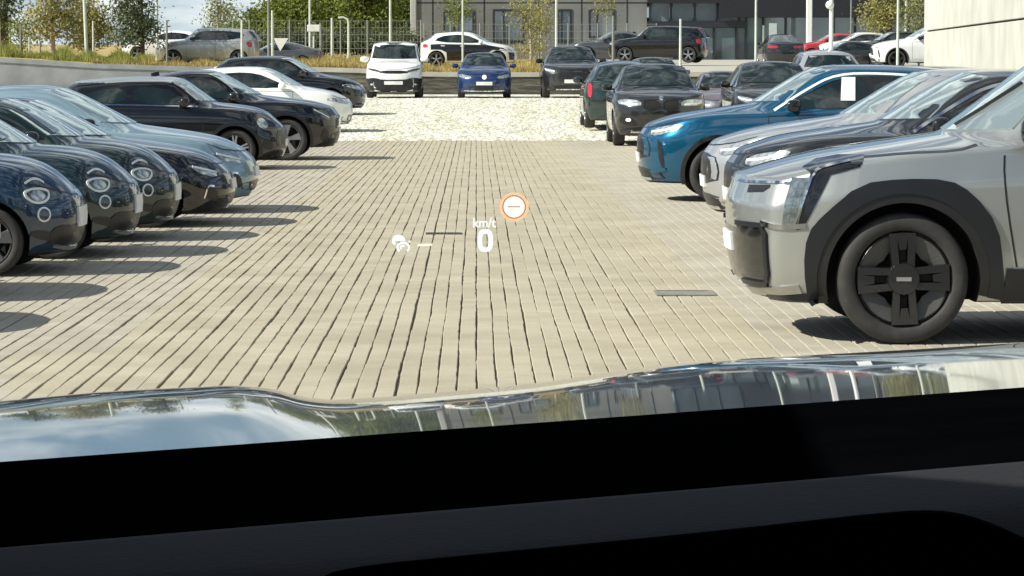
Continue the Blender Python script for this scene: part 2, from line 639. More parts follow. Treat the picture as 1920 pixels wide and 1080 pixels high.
        ft = (xw + 0.27, zt_(xw + 0.3) - t0)
        rt = (xr - P.get('rq', 0.15), zt_(xr) - t0)
        rb = (min(xb - 0.42, P['L'] - 0.6) + P.get('rqb', 0), zb(xb) + 0.05)
        mtop = (((xw + xr) / 2), zt_((xw + xr) / 2) - t0 + 0.012)
        mid1 = ((fb[0] + ft[0]) / 2, (fb[1] + ft[1]) / 2 + 0.02)
        self.patch('window_surround', [fb, mid1, ft, mtop, rt, rb], 'side', M['gloss'], (1, -1), 0.003, 1, 0.08, centre=((fb[0] + rt[0]) / 2, (fb[1] + mtop[1]) / 2))
        dB = P.get('dB', (d5 + P['fo'] + P['wb']) / 2 + 0.15)
        ins = 0.02
        fw = [(fb[0] + 0.05, fb[1] + ins), (mid1[0] + 0.02, mid1[1] - 0.015), (ft[0] + 0.0, ft[1] - ins), (dB - 0.05, zt_(dB) - t0 - ins), (dB - 0.03, zb(dB) + 0.045)]
        self.patch('side_window', fw, 'side', M['glass'], (1, -1), 0.006, 1, 0.08)
        if quarter:
            rw = [(dB + 0.05, zb(dB) + 0.05), (dB + 0.05, zt_(dB) - t0 - ins), (rt[0] - 0.12, rt[1] - ins), (rb[0] - 0.1, rb[1] + ins)]
            self.patch('side_window', rw, 'side', M['glass'], (1, -1), 0.006, 1, 0.08)
        self.zb, self.d5, self.fb, self.ft, self.dB = zb, d5, fb, ft, dB

    def mirrors(self, mt=None, dd=0.2, dz=0.06, size=1.0):
        W = self.P['W'] / 2
        for s in (1, -1):
            bm = bmesh.new()
            bmesh.ops.create_uvsphere(bm, u_segments=14, v_segments=8, radius=1)
            for v in bm.verts:
                v.co = Vector((math.copysign(abs(v.co.x) ** 0.7, v.co.x) * 0.085 * size + 0.03 * v.co.y * s, math.copysign(abs(v.co.y) ** 0.7, v.co.y) * 0.11 * size, math.copysign(abs(v.co.z) ** 0.7, v.co.z) * 0.075 * size))
            me = bpy.data.meshes.new('door_mirror')
            bm.to_mesh(me); bm.free()
            me.transform(Matrix.Translation((-(self.fb[0] + dd), s * (W + 0.06), self.fb[1] + dz)))
            me.materials.append(mt or M['gloss'])
            me.polygons.foreach_set('use_smooth', [True] * len(me.polygons))
            o = add_obj('door_mirror', me, self.root)
            b = MB().box(-(self.fb[0] + dd) - 0.03, -(self.fb[0] + dd) + 0.03, min(s * (W - 0.14), s * W), max(s * (W - 0.14), s * W), self.fb[1] + dz - 0.06, self.fb[1] + dz - 0.03)
            b.build('mirror_arm', M['black'], o)

    def wheels(self, style='five', rim_mat=None):
        P = self.P
        W = P['W'] / 2
        r = P['wr_']
        tm, rm = wheel_meshes(r, style, rim_mat or M['alloy'])
        for dx in (P['fo'], P['fo'] + P['wb']):
            for s in (1, -1):
                t = add_obj('wheel', tm, self.root)
                t.location = (-dx, s * (W - P.get('winset', 0.025)), r)
                t.rotation_euler = (0, 0, 0 if s > 0 else math.pi)
                q = add_obj('rim', rm, t)

    def doors(self):
        P = self.P
        z0 = P.get('gc', 0.19) + 0.14
        d0 = max(self.d5 + 0.02, P['fo'] + P['wr_'] + 0.16)
        dB = self.dB
        d2 = min(P['fo'] + P['wb'] - P['wr_'] * 0.4, P['L'] - 0.8)
        for a, b in ((d0, dB), (dB + 0.0, d2)):
            pts = [(a, z0), (a - 0.0, self.zb(a) - 0.03), (b, self.zb(b) - 0.03), (b, z0 + (0.0 if b == dB else 0.25))]
            if b != dB: pts = [(a, z0), (a, self.zb(a) - 0.03), (b + 0.12, self.zb(b) - 0.03), (b - 0.1, z0 + 0.3), (b - 0.28, z0)]
            self.line('door_seam', pts, 0.008, 'side', M['black'], (1, -1), 0.0015, rnd=0, closed=True)
            self.patch('door_handle', [(b - 0.24, self.zb(b) - 0.13), (b - 0.06, self.zb(b) - 0.12), (b - 0.06, self.zb(b) - 0.085), (b - 0.24, self.zb(b) - 0.095)], 'side', M['paint'], (1, -1), 0.025, 1, 0.08, 1)

    def plate(self, z, y=0.0, front=True, w=0.26, h=0.055):
        self.patch('number_plate', [(-w + y, z - h), (w + y, z - h), (w + y, z + h), (-w + y, z + h)], 'front' if front else 'rear', M['plate'], off=0.02, rnd=0, step=0.12, n=1, rim=0.02)

    def tails(self, z0, z1, y0, y1):
        W = self.P['W'] / 2
        for s in (1, -1):
            self.patch('tail_light', [(s * y0, z0), (s * y1, z0), (s * y1, z1), (s * y0, z1)], 'rear', M['red'], off=0.008, rnd=1, step=0.08)


_wm = {}


def wheel_meshes(r, style, rim_mat):
    key = (round(r, 3), style, rim_mat.name)
    if key in _wm: return _wm[key]
    wd = 0.115
    prof = [(r * 0.70, -wd), (r * 0.90, -wd * 0.98), (r * 0.985, -wd * 0.8), (r, -wd * 0.4), (r, wd * 0.0), (r, wd * 0.4), (r * 0.985, wd * 0.78), (r * 0.95, wd * 0.93), (r * 0.88, wd * 1.0), (r * 0.78, wd * 0.97), (r * 0.735, wd * 0.86), (r * 0.72, wd * 0.6), (r * 0.69, wd * 0.3)]
    n = 56
    v, f = [], []
    for i in range(n):
        a = 2 * math.pi * i / n
        for q, y in prof: v.append((q * math.cos(a), y - wd, q * math.sin(a)))
    m = len(prof)
    for i in range(n):
        for k in range(m - 1):
            f.append((i * m + k, i * m + k + 1, ((i + 1) % n) * m + k + 1, ((i + 1) % n) * m + k))
    tm = bpy.data.meshes.new('wheel')
    tm.from_pydata(v, [], f)
    tm.materials.append(M['tyre'])
    tm.polygons.foreach_set('use_smooth', [True] * len(tm.polygons))
    tm.set_sharp_from_angle(angle=R(50))
    # rim
    B = MB()
    fm = []

    def mark(k):
        fm.extend([k] * (len(B.f) - len(fm)))
    # barrel / back disc
    rr = r * 0.715
    v, f = [], []
    pr = [(rr, -0.02), (rr * 0.97, -0.012), (rr * 0.93, -0.03), (rr * 0.92, -0.10), (0.02, -0.115)]
    for i in range(n):
        a = 2 * math.pi * i / n
        for q, y in pr: v.append((q * math.cos(a), y, q * math.sin(a)))
    for i in range(n):
        for k in range(len(pr) - 1):
            f.append((i * len(pr) + k, i * len(pr) + k + 1, ((i + 1) % n) * len(pr) + k + 1, ((i + 1) % n) * len(pr) + k))
    B.add(v, f)
    for i in range(n):
        fm.extend([0, 0, 1, 1])

    def disc(r0, y, r1=None, y1=None, k=0, nn=20):
        v = [(0, y, 0)] + [(r0 * math.cos(2 * math.pi * i / nn), y, r0 * math.sin(2 * math.pi * i / nn)) for i in range(nn)]
        f = [(0, 1 + (i + 1) % nn, 1 + i) for i in range(nn)]
        if r1:
            v += [(r1 * math.cos(2 * math.pi * i / nn), y1, r1 * math.sin(2 * math.pi * i / nn)) for i in range(nn)]
            f += [(1 + i, 1 + (i + 1) % nn, 1 + nn + (i + 1) % nn, 1 + nn + i) for i in range(nn)]
        B.add(v, f); mark(k)

    def spoke(a, w0, w1, r0, r1, y0, y1, th, k=0, skew=0.0, side=0.0):
        v = []
        for q, ww, yy, sk in ((r0, w0, y0, 0), (r1, w1, y1, skew)):
            for sx in (-1, 1):
                for ty in (0, -th):
                    x = sx * ww / 2 * (0.82 if ty == 0 else 1.0) + sk + side
                    v.append((q * math.cos(a) - x * math.sin(a), yy + ty, q * math.sin(a) + x * math.cos(a)))
        f = [(0, 2, 6, 4), (0, 4, 5, 1), (2, 3, 7, 6), (1, 5, 7, 3), (4, 6, 7, 5), (0, 1, 3, 2)]
        B.add(v, f); mark(k)
    if style == 'quad':            # four thick black bars over grey aero insets
        for i in range(4):
            a = R(88) + i * math.pi / 2
            for sk in (-1, 1):
                spoke(a, 0.052, 0.058, r * 0.15, rr * 0.97, -0.004, -0.006, 0.05, 0, sk * 0.012, sk * 0.045)
            spoke(a, 0.05, 0.05, r * 0.16, rr * 0.66, -0.03, -0.034, 0.03, 1)
            spoke(a, 0.05, 0.09, rr * 0.62, rr * 0.97, -0.008, -0.006, 0.04, 0)
            spoke(a, 0.17, 0.19, rr * 0.84, rr * 0.97, -0.010, -0.010, 0.03, 0)
            v, f = [], []
            nn = 8
            for q in range(nn + 1):
                t = a + 0.30 + (math.pi / 2 - 0.60) * q / nn
                ri = rr * (0.56 + 0.10 * abs(q / nn - 0.5) * 2)
                v += [(ri * math.cos(t), -0.05, ri * math.sin(t)), (rr * 0.955 * math.cos(t), -0.022, rr * 0.955 * math.sin(t))]
            for q in range(nn): f.append((2 * q, 2 * q + 1, 2 * q + 3, 2 * q + 2))
            B.add(v, f); mark(2)
        disc(r * 0.235, 0.004, r * 0.27, -0.02, 0)
        B.box(-0.045, 0.045, 0.0, 0.008, -0.012, 0.012); mark(3)
    elif style == 'cover':         # small steel wheel with a many-spoke cover
        for i in range(9):
            spoke(2 * math.pi * i / 9, 0.035, 0.055, r * 0.1, rr * 0.96, -0.012, -0.018, 0.03, 0)
        disc(r * 0.16, -0.004, r * 0.19, -0.02, 0)
    elif style == 'blade':         # five wide blades
        for i in range(5):
            a = 2 * math.pi * i / 5 + 0.3
            spoke(a, 0.05, 0.14, r * 0.12, rr * 0.97, -0.008, -0.012, 0.03, 0, 0.03)
            spoke(a + 0.32, 0.02, 0.03, r * 0.16, rr * 0.97, -0.014, -0.016, 0.03, 0, -0.02)
        disc(r * 0.16, -0.004, r * 0.2, -0.02, 0)
    else:                          # five twin spokes
        for i in range(5):
            for q in (-1, 1):
                spoke(2 * math.pi * i / 5 + 0.31 + q * 0.13, 0.035, 0.03, r * 0.12, rr * 0.97, -0.008, -0.012, 0.03, 0)
        disc(r * 0.15, -0.002, r * 0.19, -0.02, 0)
    rm = bpy.data.meshes.new('rim')
    rm.from_pydata(B.v, [], B.f)
    bm = bmesh.new(); bm.from_mesh(rm); bmesh.ops.recalc_face_normals(bm, faces=bm.faces[:]); bm.to_mesh(rm); bm.free()
    for mm in (rim_mat, M['well'], M['galloy'], M['alloy']): rm.materials.append(mm)
    rm.polygons.foreach_set('material_index', fm)
    _wm[key] = (tm, rm)
    return tm, rm


PROTO = {}
BUILD = {}


def finish(name, cb):
    PROTO[name] = cb.root
    BUILD[name] = cb


# ---- small round city car
cb = CarBuilder(dict(L=3.63, W=1.68, H=1.49, wb=2.32, fo=0.74, gc=0.17, zhf=0.78, zax=0.94, zc=1.06, xc=0.98, xw=1.66, xr=2.95, xb=3.42,
                     zb0=0.97, zb1=1.0, zrb=1.02, wr=0.56, wr_=0.305, nc=0.30, tc=0.3, drop=0.06, crown=0.09, ns=(0.12, 0.04, 0.0, 0.015, 0.13), ts=(0.12, 0.03, 0, 0.05, 0.16), crease=0.22, dB=2.2, rqb=0.1), 3)
cb.windows(); cb.mirrors(); cb.wheels('blade')
cb.doors()
for s in (1, -1):
    ell = lambda cx, cz, a, b, n=20, t0=0, t1=2 * math.pi: [(cx + a * math.cos(t0 + (t1 - t0) * i / n), cz + b * math.sin(t0 + (t1 - t0) * i / n)) for i in range(n)]
    dsh = [(0.70 + 0.135 * math.cos(t), 0.715 + (0.085 if math.sin(t) < 0 else 0.034) * math.sin(t)) for t in np.linspace(0, 2 * math.pi, 28, endpoint=False)]
    h = cb.patch('headlight', dsh, 'corner', M['lampd'], (s,), 0.010, 0, 0.05)[0]
    cb.line('light_ring', dsh, 0.020, 'corner', M['lampring'], (s,), 0.015, rnd=0, parent=h, closed=True)
    cb.patch('light_glass', ell(0.70, 0.69, 0.085, 0.045), 'corner', M['lamp'], (s,), 0.014, 0, 0.05, parent=h)
    cb.line('light_eyelid', [(0.565, 0.80), (0.61, 0.828), (0.68, 0.838), (0.75, 0.825), (0.81, 0.80)], 0.020, 'corner', M['lampring'], (s,), 0.006)
    g = cb.patch('fog_light', ell(0.66, 0.53, 0.064, 0.058), 'corner', M['lampd'], (s,), 0.010, 0, 0.05)[0]
    cb.line('fog_ring', ell(0.66, 0.53, 0.064, 0.058, 24), 0.014, 'corner', M['lampring'], (s,), 0.016, rnd=0, parent=g, closed=True)
    cb.patch('lower_duct', [(0.52, 0.28), (0.80, 0.34), (0.78, 0.40), (0.56, 0.38)], 'corner', M['clad'], (s,), 0.006, 1, 0.06)
cb.patch('grille', [(-0.45, 0.25), (0.45, 0.25), (0.53, 0.36), (0.42, 0.44), (-0.42, 0.44), (-0.53, 0.36)], 'front', M['black'], off=0.004)
for s in (1, -1): cb.patch('grille_mouth', [(0.30, 0.24), (0.56, 0.255), (0.60, 0.36), (0.50, 0.43), (0.30, 0.43)], 'corner', M['black'], (s,), 0.008, 1, 0.05)
cb.line('chin_strip', [(-0.52, 0.25), (-0.3, 0.215), (0.3, 0.215), (0.52, 0.25)], 0.028, 'front', M['chrome'], off=0.01)
cb.patch('nose_emblem', [(-0.10, 0.66), (0.10, 0.66), (0.10, 0.72), (-0.10, 0.72)], 'front', M['chrome'], off=0.01)
cb.line('bonnet_seam', [(-0.70, 0.80), (-0.55, 0.765), (-0.36, 0.70), (0, 0.67), (0.36, 0.70), (0.55, 0.765), (0.70, 0.80)], 0.014, 'front', M['black'], off=0.002)
cb.plate(0.49, h=0.085)
cb.tails(0.65, 0.85, 0.58, 0.72)
finish('city', cb)

# ---- low fastback
cb = CarBuilder(dict(L=4.75, W=1.86, H=1.43, wb=2.85, fo=0.90, gc=0.16, zhf=0.72, zax=0.86, zc=0.99, xc=1.38, xw=2.2, xr=3.3, xb=4.5, hr=1.36,
                     zb0=0.90, zb1=0.97, zrb=1.03, wr=0.58, wr_=0.335, nc=0.27, tc=0.2, drop=0.04, crown=0.05, ns=(0.12, 0.04, 0.0, 0.05, 0.20), crease=0.3, rq=0.0, rqb=-0.2, hatch=0, ztail=0.98), 3)
cb.windows(); cb.mirrors(); cb.wheels('five'); cb.doors()
for s in (1, -1):
    h = cb.patch('headlight', [(0.50, 0.565), (0.62, 0.55), (0.80, 0.60), (0.93, 0.685), (0.80, 0.675), (0.62, 0.645)], 'corner', M['lamp'], (s,), 0.008, 1, 0.05)[0]
    cb.line('light_strip', [(0.52, 0.60), (0.68, 0.63), (0.86, 0.67)], 0.02, 'corner', M['lampring'], (s,), 0.014, parent=h)
    cb.patch('air_duct', [(0.50, 0.27), (0.74, 0.32), (0.70, 0.46), (0.56, 0.42)], 'corner', M['clad'], (s,), 0.005, 1, 0.05)
    cb.line('duct_trim', [(0.74, 0.32), (0.70, 0.46), (0.6, 0.45)], 0.02, 'corner', M['chrome'], (s,), 0.008)
cb.patch('grille', [(-0.55, 0.24), (0.55, 0.24), (0.6, 0.36), (-0.6, 0.36)], 'front', M['black'], off=0.004)
cb.line('bonnet_seam', [(-0.78, 0.78), (-0.6, 0.70), (0, 0.68), (0.6, 0.70), (0.78, 0.78)], 0.014, 'front', M['black'], off=0.002)
cb.plate(0.46)
cb.tails(0.78, 0.9, 0.35, 0.8)
finish('fastback', cb)

# ---- crossover
CROSS = dict(L=4.55, W=1.88, H=1.63, wb=2.72, fo=0.93, gc=0.22, zhf=0.92, zax=1.04, zc=1.17, xc=1.36, xw=2.12, xr=3.85, xb=4.36,
             zb0=1.05, zb1=1.10, zrb=1.14, wr=0.60, wr_=0.35, nc=0.24, tc=0.2, drop=0.03, crown=0.055, ns=(0.12, 0.04, 0.0, 0.01, 0.12), crease=0.38, shoulder=0.4)
cb = CarBuilder(CROSS, 3)
cb.windows(); cb.mirrors(); cb.wheels('blade', M['dalloy']); cb.doors()
cb.line('window_trim', [(cb.fb[0] - 0.02, cb.fb[1] + 0.0), ((cb.fb[0] + cb.ft[0]) / 2 - 0.03, (cb.fb[1] + cb.ft[1]) / 2 + 0.045), (cb.ft[0] - 0.06, cb.ft[1] + 0.035), (2.9, 1.525), (3.6, 1.47)], 0.026, 'side', M['trim'], (1, -1), 0.008, rnd=2)
fo, wr_ = 0.93, 0.35
for dx in (fo, fo + 2.72):
    A = [Vector((dx + 0.455 * math.cos(t), wr_ + 0.455 * math.sin(t))) for t in np.linspace(R(-18), R(198), 30)]
    B = [Vector((dx + 0.405 * math.cos(t), wr_ + 0.405 * math.sin(t))) for t in np.linspace(R(-18), R(198), 30)]
    for s in (1, -1): cb.band('arch_trim', A, B, 'side', M['gloss'], s, 0.012, 1, False)
for s in (1, -1):
    h = cb.patch('headlight', [(0.46, 0.80), (0.62, 0.78), (0.92, 0.86), (0.98, 0.93), (0.80, 0.91), (0.55, 0.875)], 'corner', M['lamp'], (s,), 0.008, 1, 0.05)[0]
    cb.line('light_strip', [(0.5, 0.83), (0.7, 0.845), (0.93, 0.90)], 0.022, 'corner', M['lampring'], (s,), 0.014, parent=h)
    cb.patch('air_duct', [(0.70, 0.40), (0.76, 0.42), (0.72, 0.70), (0.64, 0.76)], 'corner', M['black'], (s,), 0.006, 1, 0.05)
    cb.patch('bumper_blade', [(0.50, 0.33), (0.78, 0.37), (0.76, 0.42), (0.52, 0.39)], 'corner', M['paint'], (s,), 0.02, 1, 0.06)
cb.patch('grille', [(-0.58, 0.50), (0.58, 0.50), (0.62, 0.66), (0.50, 0.80), (-0.50, 0.80), (-0.62, 0.66)], 'front', M['black'], off=0.004)
cb.patch('bumper', [(-0.72, 0.24), (0.72, 0.24), (0.70, 0.40), (-0.70, 0.40)], 'front', M['clad'], off=0.008)
cb.line('skid_plate', [(-0.5, 0.27), (0.5, 0.27)], 0.035, 'front', M['chrome'], off=0.014)
cb.line('bonnet_seam', [(-0.78, 0.97), (-0.6, 0.89), (0, 0.87), (0.6, 0.89), (0.78, 0.97)], 0.014, 'front', M['black'], off=0.002)
cb.plate(0.52)
cb.tails(0.85, 1.02, 0.45, 0.85)
finish('crossover', cb)

# ---- twin-kidney grille SUV seen from the front
cb = CarBuilder(dict(CROSS, L=4.7, W=1.89, H=1.66, wr=0.62, zhf=0.98, zax=1.09, zc=1.2, zb0=1.08, zb1=1.12, crown=0.06, gc=0.21), 3)
cb.windows(); cb.mirrors(M['paint']); cb.wheels('five', M['dalloy']); cb.doors()
for s in (1, -1):
    h = cb.patch('headlight', [(0.40 * s, 0.80), (0.82 * s, 0.83), (0.86 * s, 0.93), (0.62 * s, 0.945), (0.40 * s, 0.91)], 'front', M['lamp'], off=0.008, step=0.06)[0]
    cb.line('light_strip', [(0.46 * s, 0.84), (0.78 * s, 0.86)], 0.025, 'front', M['lampring'], off=0.014, parent=h)
    cb.patch('grille', [(0.035 * s, 0.72), (0.30 * s, 0.72), (0.36 * s, 0.82), (0.31 * s, 0.92), (0.05 * s, 0.92)], 'front', M['well'], off=0.012)
    cb.line('grille_frame', [(0.035 * s, 0.715), (0.30 * s, 0.715), (0.365 * s, 0.82), (0.31 * s, 0.925), (0.045 * s, 0.925)], 0.018, 'front', M['dalloy'], off=0.018, closed=True)
    cb.patch('air_duct', [(0.42 * s, 0.40), (0.82 * s, 0.46), (0.80 * s, 0.62), (0.60 * s, 0.60)], 'front', M['black'], off=0.005)
    cb.patch('fog_light', [(0.60 * s, 0.50), (0.70 * s, 0.50), (0.70 * s, 0.57), (0.60 * s, 0.57)], 'front', M['lampring'], off=0.012)
cb.patch('bumper', [(-0.80, 0.24), (0.80, 0.24), (0.78, 0.36), (0.3, 0.40), (-0.3, 0.40), (-0.78, 0.36)], 'front', M['clad'], off=0.008)
cb.line('skid_plate', [(-0.6, 0.29), (0.6, 0.29)], 0.03, 'front', M['chrome'], off=0.014)
cb.patch('emblem', [(0.045 * math.cos(t), 0.965 + 0.045 * math.sin(t)) for t in np.linspace(0, 6.28, 12, endpoint=False)], 'front', M['chrome'], off=0.012, rnd=0)
cb.tails(0.85, 1.0, 0.5, 0.88)
finish('kidney', cb)

# ---- family hatchback
cb = CarBuilder(dict(L=4.2, W=1.79, H=1.5, wb=2.62, fo=0.86, gc=0.17, zhf=0.80, zax=0.93, zc=1.06, xc=1.14, xw=1.92, xr=3.5, xb=4.05,
                     zb0=0.96, zb1=1.0, zrb=1.05, wr=0.57, wr_=0.32, nc=0.24, tc=0.2, drop=0.03, crown=0.06, ns=(0.10, 0.03, 0.0, 0.02, 0.16), crease=0.32), 3)
cb.windows(); cb.mirrors(M['paint']); cb.wheels('five'); cb.doors()
for s in (1, -1):
    h = cb.patch('headlight', [(0.42 * s, 0.64), (0.66 * s, 0.64), (0.86 * s, 0.72), (0.84 * s, 0.79), (0.62 * s, 0.755), (0.42 * s, 0.70)], 'front', M['lamp'], off=0.008, step=0.06)[0]
    cb.patch('side_lamp', [(0.62, 0.68), (0.80, 0.71), (0.90, 0.77), (0.80, 0.775), (0.64, 0.74)], 'corner', M['lampd'], (s,), 0.006, 1, 0.05)
    cb.patch('air_duct', [(0.50 * s, 0.34), (0.80 * s, 0.36), (0.78 * s, 0.46), (0.56 * s, 0.46)], 'front', M['paint'], off=0.012)
    cb.patch('fog_light', [(0.60, 0.34), (0.68, 0.35), (0.68, 0.43), (0.60, 0.42)], 'corner', M['black'], (s,), 0.008, 1, 0.05)
cb.patch('grille', [(-0.62, 0.23), (0.62, 0.23), (0.70, 0.32), (0.58, 0.40), (-0.58, 0.40), (-0.70, 0.32)], 'front', M['black'], off=0.004)
cb.line('chin_strip', [(-0.66, 0.245), (0, 0.225), (0.66, 0.245)], 0.03, 'front', M['chrome'], off=0.012)
cb.patch('emblem', [(0.075 * math.cos(t), 0.68 + 0.075 * math.sin(t)) for t in np.linspace(0, 6.28, 14, endpoint=False)], 'front', M['lampring'], off=0.012, rnd=0)
cb.line('bonnet_seam', [(-0.74, 0.84), (-0.6, 0.77), (0, 0.75), (0.6, 0.77), (0.74, 0.84)], 0.014, 'front', M['black'], off=0.002)
cb.plate(0.48)
cb.tails(0.70, 1.0, 0.72, 0.81)
cb.patch('windscreen_sticker', [(-0.50, 1.13), (-0.40, 1.13), (-0.40, 1.22), (-0.50, 1.22)], 'rear', M['whitepaper'], off=0.008, rnd=0, n=1)
finish('hatch', cb)
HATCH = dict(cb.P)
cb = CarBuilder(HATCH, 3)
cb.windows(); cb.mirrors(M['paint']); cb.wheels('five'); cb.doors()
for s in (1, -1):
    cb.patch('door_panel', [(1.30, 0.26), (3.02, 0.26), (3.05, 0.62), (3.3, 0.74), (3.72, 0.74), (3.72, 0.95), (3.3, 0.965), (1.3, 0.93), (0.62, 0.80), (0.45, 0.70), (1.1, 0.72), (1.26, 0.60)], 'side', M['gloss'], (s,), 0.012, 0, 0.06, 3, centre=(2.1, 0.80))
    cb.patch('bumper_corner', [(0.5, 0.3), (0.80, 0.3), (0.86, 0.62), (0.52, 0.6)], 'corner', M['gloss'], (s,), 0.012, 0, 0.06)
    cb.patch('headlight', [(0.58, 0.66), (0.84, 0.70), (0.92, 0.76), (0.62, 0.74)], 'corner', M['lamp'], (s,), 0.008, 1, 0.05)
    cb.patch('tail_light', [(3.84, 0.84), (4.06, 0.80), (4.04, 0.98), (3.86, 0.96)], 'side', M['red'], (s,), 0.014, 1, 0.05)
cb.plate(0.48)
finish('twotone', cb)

# ---- upright small car with a contrast roof
cb = CarBuilder(dict(L=3.95, W=1.74, H=1.46, wb=2.52, fo=0.78, gc=0.17, zhf=0.80, zax=0.95, zc=1.06, xc=1.12, xw=1.68, xr=3.35, xb=3.72,
                     zb0=0.97, zb1=1.0, zrb=1.03, wr=0.60, wr_=0.32, nc=0.30, tc=0.22, drop=0.06, crown=0.06, ns=(0.10, 0.03, 0.0, 0.04, 0.20), crease=0.45, shoulder=0.35, roof2=1.365), 3)
cb.windows(); cb.mirrors(); cb.wheels('five'); cb.doors()
ell = lambda cx, cz, a, b, n=20: [(cx + a * math.cos(2 * math.pi * i / n), cz + b * math.sin(2 * math.pi * i / n)) for i in range(n)]
for s in (1, -1):
    cb.line('front_pillar', [(1.30, 1.085), (1.50, 1.235), (1.74, 1.375)], 0.045, 'side', M['paint2'], (s,), 0.012, rnd=1)
    h = cb.patch('headlight', ell(0.74, 0.73, 0.12, 0.085), 'corner', M['lamp'], (s,), 0.012, 0, 0.05)[0]
    cb.patch('air_duct', [(0.56, 0.30), (0.78, 0.34), (0.76, 0.50), (0.58, 0.46)], 'corner', M['clad'], (s,), 0.006, 1, 0.06)
    cb.line('window_strip', [(cb.fb[0], cb.fb[1] - 0.01), (2.5, 1.02), (3.3, 1.035)], 0.02, 'side', M['chrome'], (s,), 0.008)
    for dx in (0.78, 0.78 + 2.52):
        A = [Vector((dx + 0.43 * math.cos(t), 0.32 + 0.43 * math.sin(t))) for t in np.linspace(R(-15), R(195), 26)]
        B = [Vector((dx + 0.375 * math.cos(t), 0.32 + 0.375 * math.sin(t))) for t in np.linspace(R(-15), R(195), 26)]
        cb.band('arch_trim', A, B, 'side', M['clad'], s, 0.012, 1, False)
cb.patch('grille', [(-0.5, 0.32), (0.5, 0.32), (0.56, 0.5), (0.45, 0.66), (-0.45, 0.66), (-0.56, 0.5)], 'front', M['clad'], off=0.006)
cb.plate(0.42); cb.tails(0.66, 0.9, 0.6, 0.8)
finish('upright', cb)

# ---- coupe SUV
cb = CarBuilder(dict(CROSS, L=4.6, H=1.55, wb=2.75, fo=0.9, hr=1.42, xr=3.3, xb=4.45, zrb=1.12, zc=1.12, zhf=0.90, zax=1.0, zb0=1.0, zb1=1.08, wr_=0.36, shoulder=0.5, rqb=-0.25, rq=-0.1), 3)
cb.windows(); cb.mirrors(); cb.wheels('blade', M['alloy']); cb.doors()
for s in (1, -1):
    h = cb.patch('headlight', [(0.56, 0.70), (0.66, 0.68), (0.92, 0.86), (0.84, 0.89), (0.60, 0.82)], 'corner', M['lampd'], (s,), 0.008, 1, 0.05)[0]
    cb.line('light_strip', [(0.6, 0.73), (0.72, 0.79), (0.88, 0.87)], 0.02, 'corner', M['lampring'], (s,), 0.014, parent=h)
    cb.patch('air_duct', [(0.56, 0.30), (0.78, 0.34), (0.74, 0.56), (0.60, 0.52)], 'corner', M['clad'], (s,), 0.006, 1, 0.05)
    for dx in (0.9, 0.9 + 2.75):
        A = [Vector((dx + 0.465 * math.cos(t), 0.36 + 0.465 * math.sin(t))) for t in np.linspace(R(-18), R(198), 30)]
        B = [Vector((dx + 0.415 * math.cos(t), 0.36 + 0.415 * math.sin(t))) for t in np.linspace(R(-18), R(198), 30)]
        cb.band('arch_trim', A, B, 'side', M['clad'], s, 0.012, 1, False)
cb.patch('grille', [(-0.6, 0.28), (0.6, 0.28), (0.6, 0.5), (-0.6, 0.5)], 'front', M['black'], off=0.005)
cb.plate(0.5); cb.tails(0.9, 1.02, 0.4, 0.85)
cb.patch('roof_aerial', [(3.16, -0.008), (3.3, -0.035), (3.3, 0.035), (3.16, 0.008)], 'top', M['black'], off=0.06, step=0.05, n=1)
finish('coupe', cb)

# ---- van
cb = CarBuilder(dict(L=4.45, W=1.85, H=1.86, wb=2.79, fo=0.87, gc=0.2, zhf=1.02, zax=1.13, zc=1.27, xc=0.98, xw=1.52, xr=4.2, xb=4.4, hr=1.82,
                     zb0=1.13, zb1=1.15, zrb=1.15, wr=0.70, wr_=0.33, nc=0.26, tc=0.1, drop=0.02, crown=0.07, ns=(0.08, 0.02, 0.0, 0.04, 0.22), crease=0.4), 3)
cb.windows(); cb.wheels('cover'); cb.doors()
cb.mirrors(M['plate'], 0.1, 0.10, 1.3)
for s in (1, -1):
    cb.patch('headlight', [(0.42 * s, 0.83), (0.84 * s, 0.92), (0.86 * s, 0.99), (0.62 * s, 0.95), (0.42 * s, 0.89)], 'front', M['lampd'], off=0.008, step=0.06)
    cb.patch('fog_light', [(0.66 * s, 0.42), (0.76 * s, 0.42), (0.76 * s, 0.48), (0.66 * s, 0.48)], 'front', M['lamp'], off=0.02)
cb.patch('grille', [(-0.46, 0.80), (0.46, 0.80), (0.48, 0.90), (-0.48, 0.90)], 'front', M['black'], off=0.006)
cb.patch('bumper', [(-0.80, 0.23), (0.80, 0.23), (0.83, 0.66), (0.55, 0.66), (0.38, 0.60), (-0.38, 0.60), (-0.55, 0.66), (-0.83, 0.66)], 'front', M['clad'], off=0.015)
for s in (1, -1): cb.patch('bumper_corner', [(0.60, 0.24), (1.10, 0.24), (1.05, 0.64), (0.60, 0.655)], 'corner', M['clad'], (s,), 0.014, 0, 0.05)
cb.plate(0.50, w=0.30); cb.tails(0.9, 1.2, 0.8, 0.9)
cb.line('bonnet_seam', [(-0.84, 1.08), (-0.7, 1.0), (0, 0.92), (0.7, 1.0), (0.84, 1.08)], 0.014, 'front', M['black'], off=0.002)
finish('van', cb)

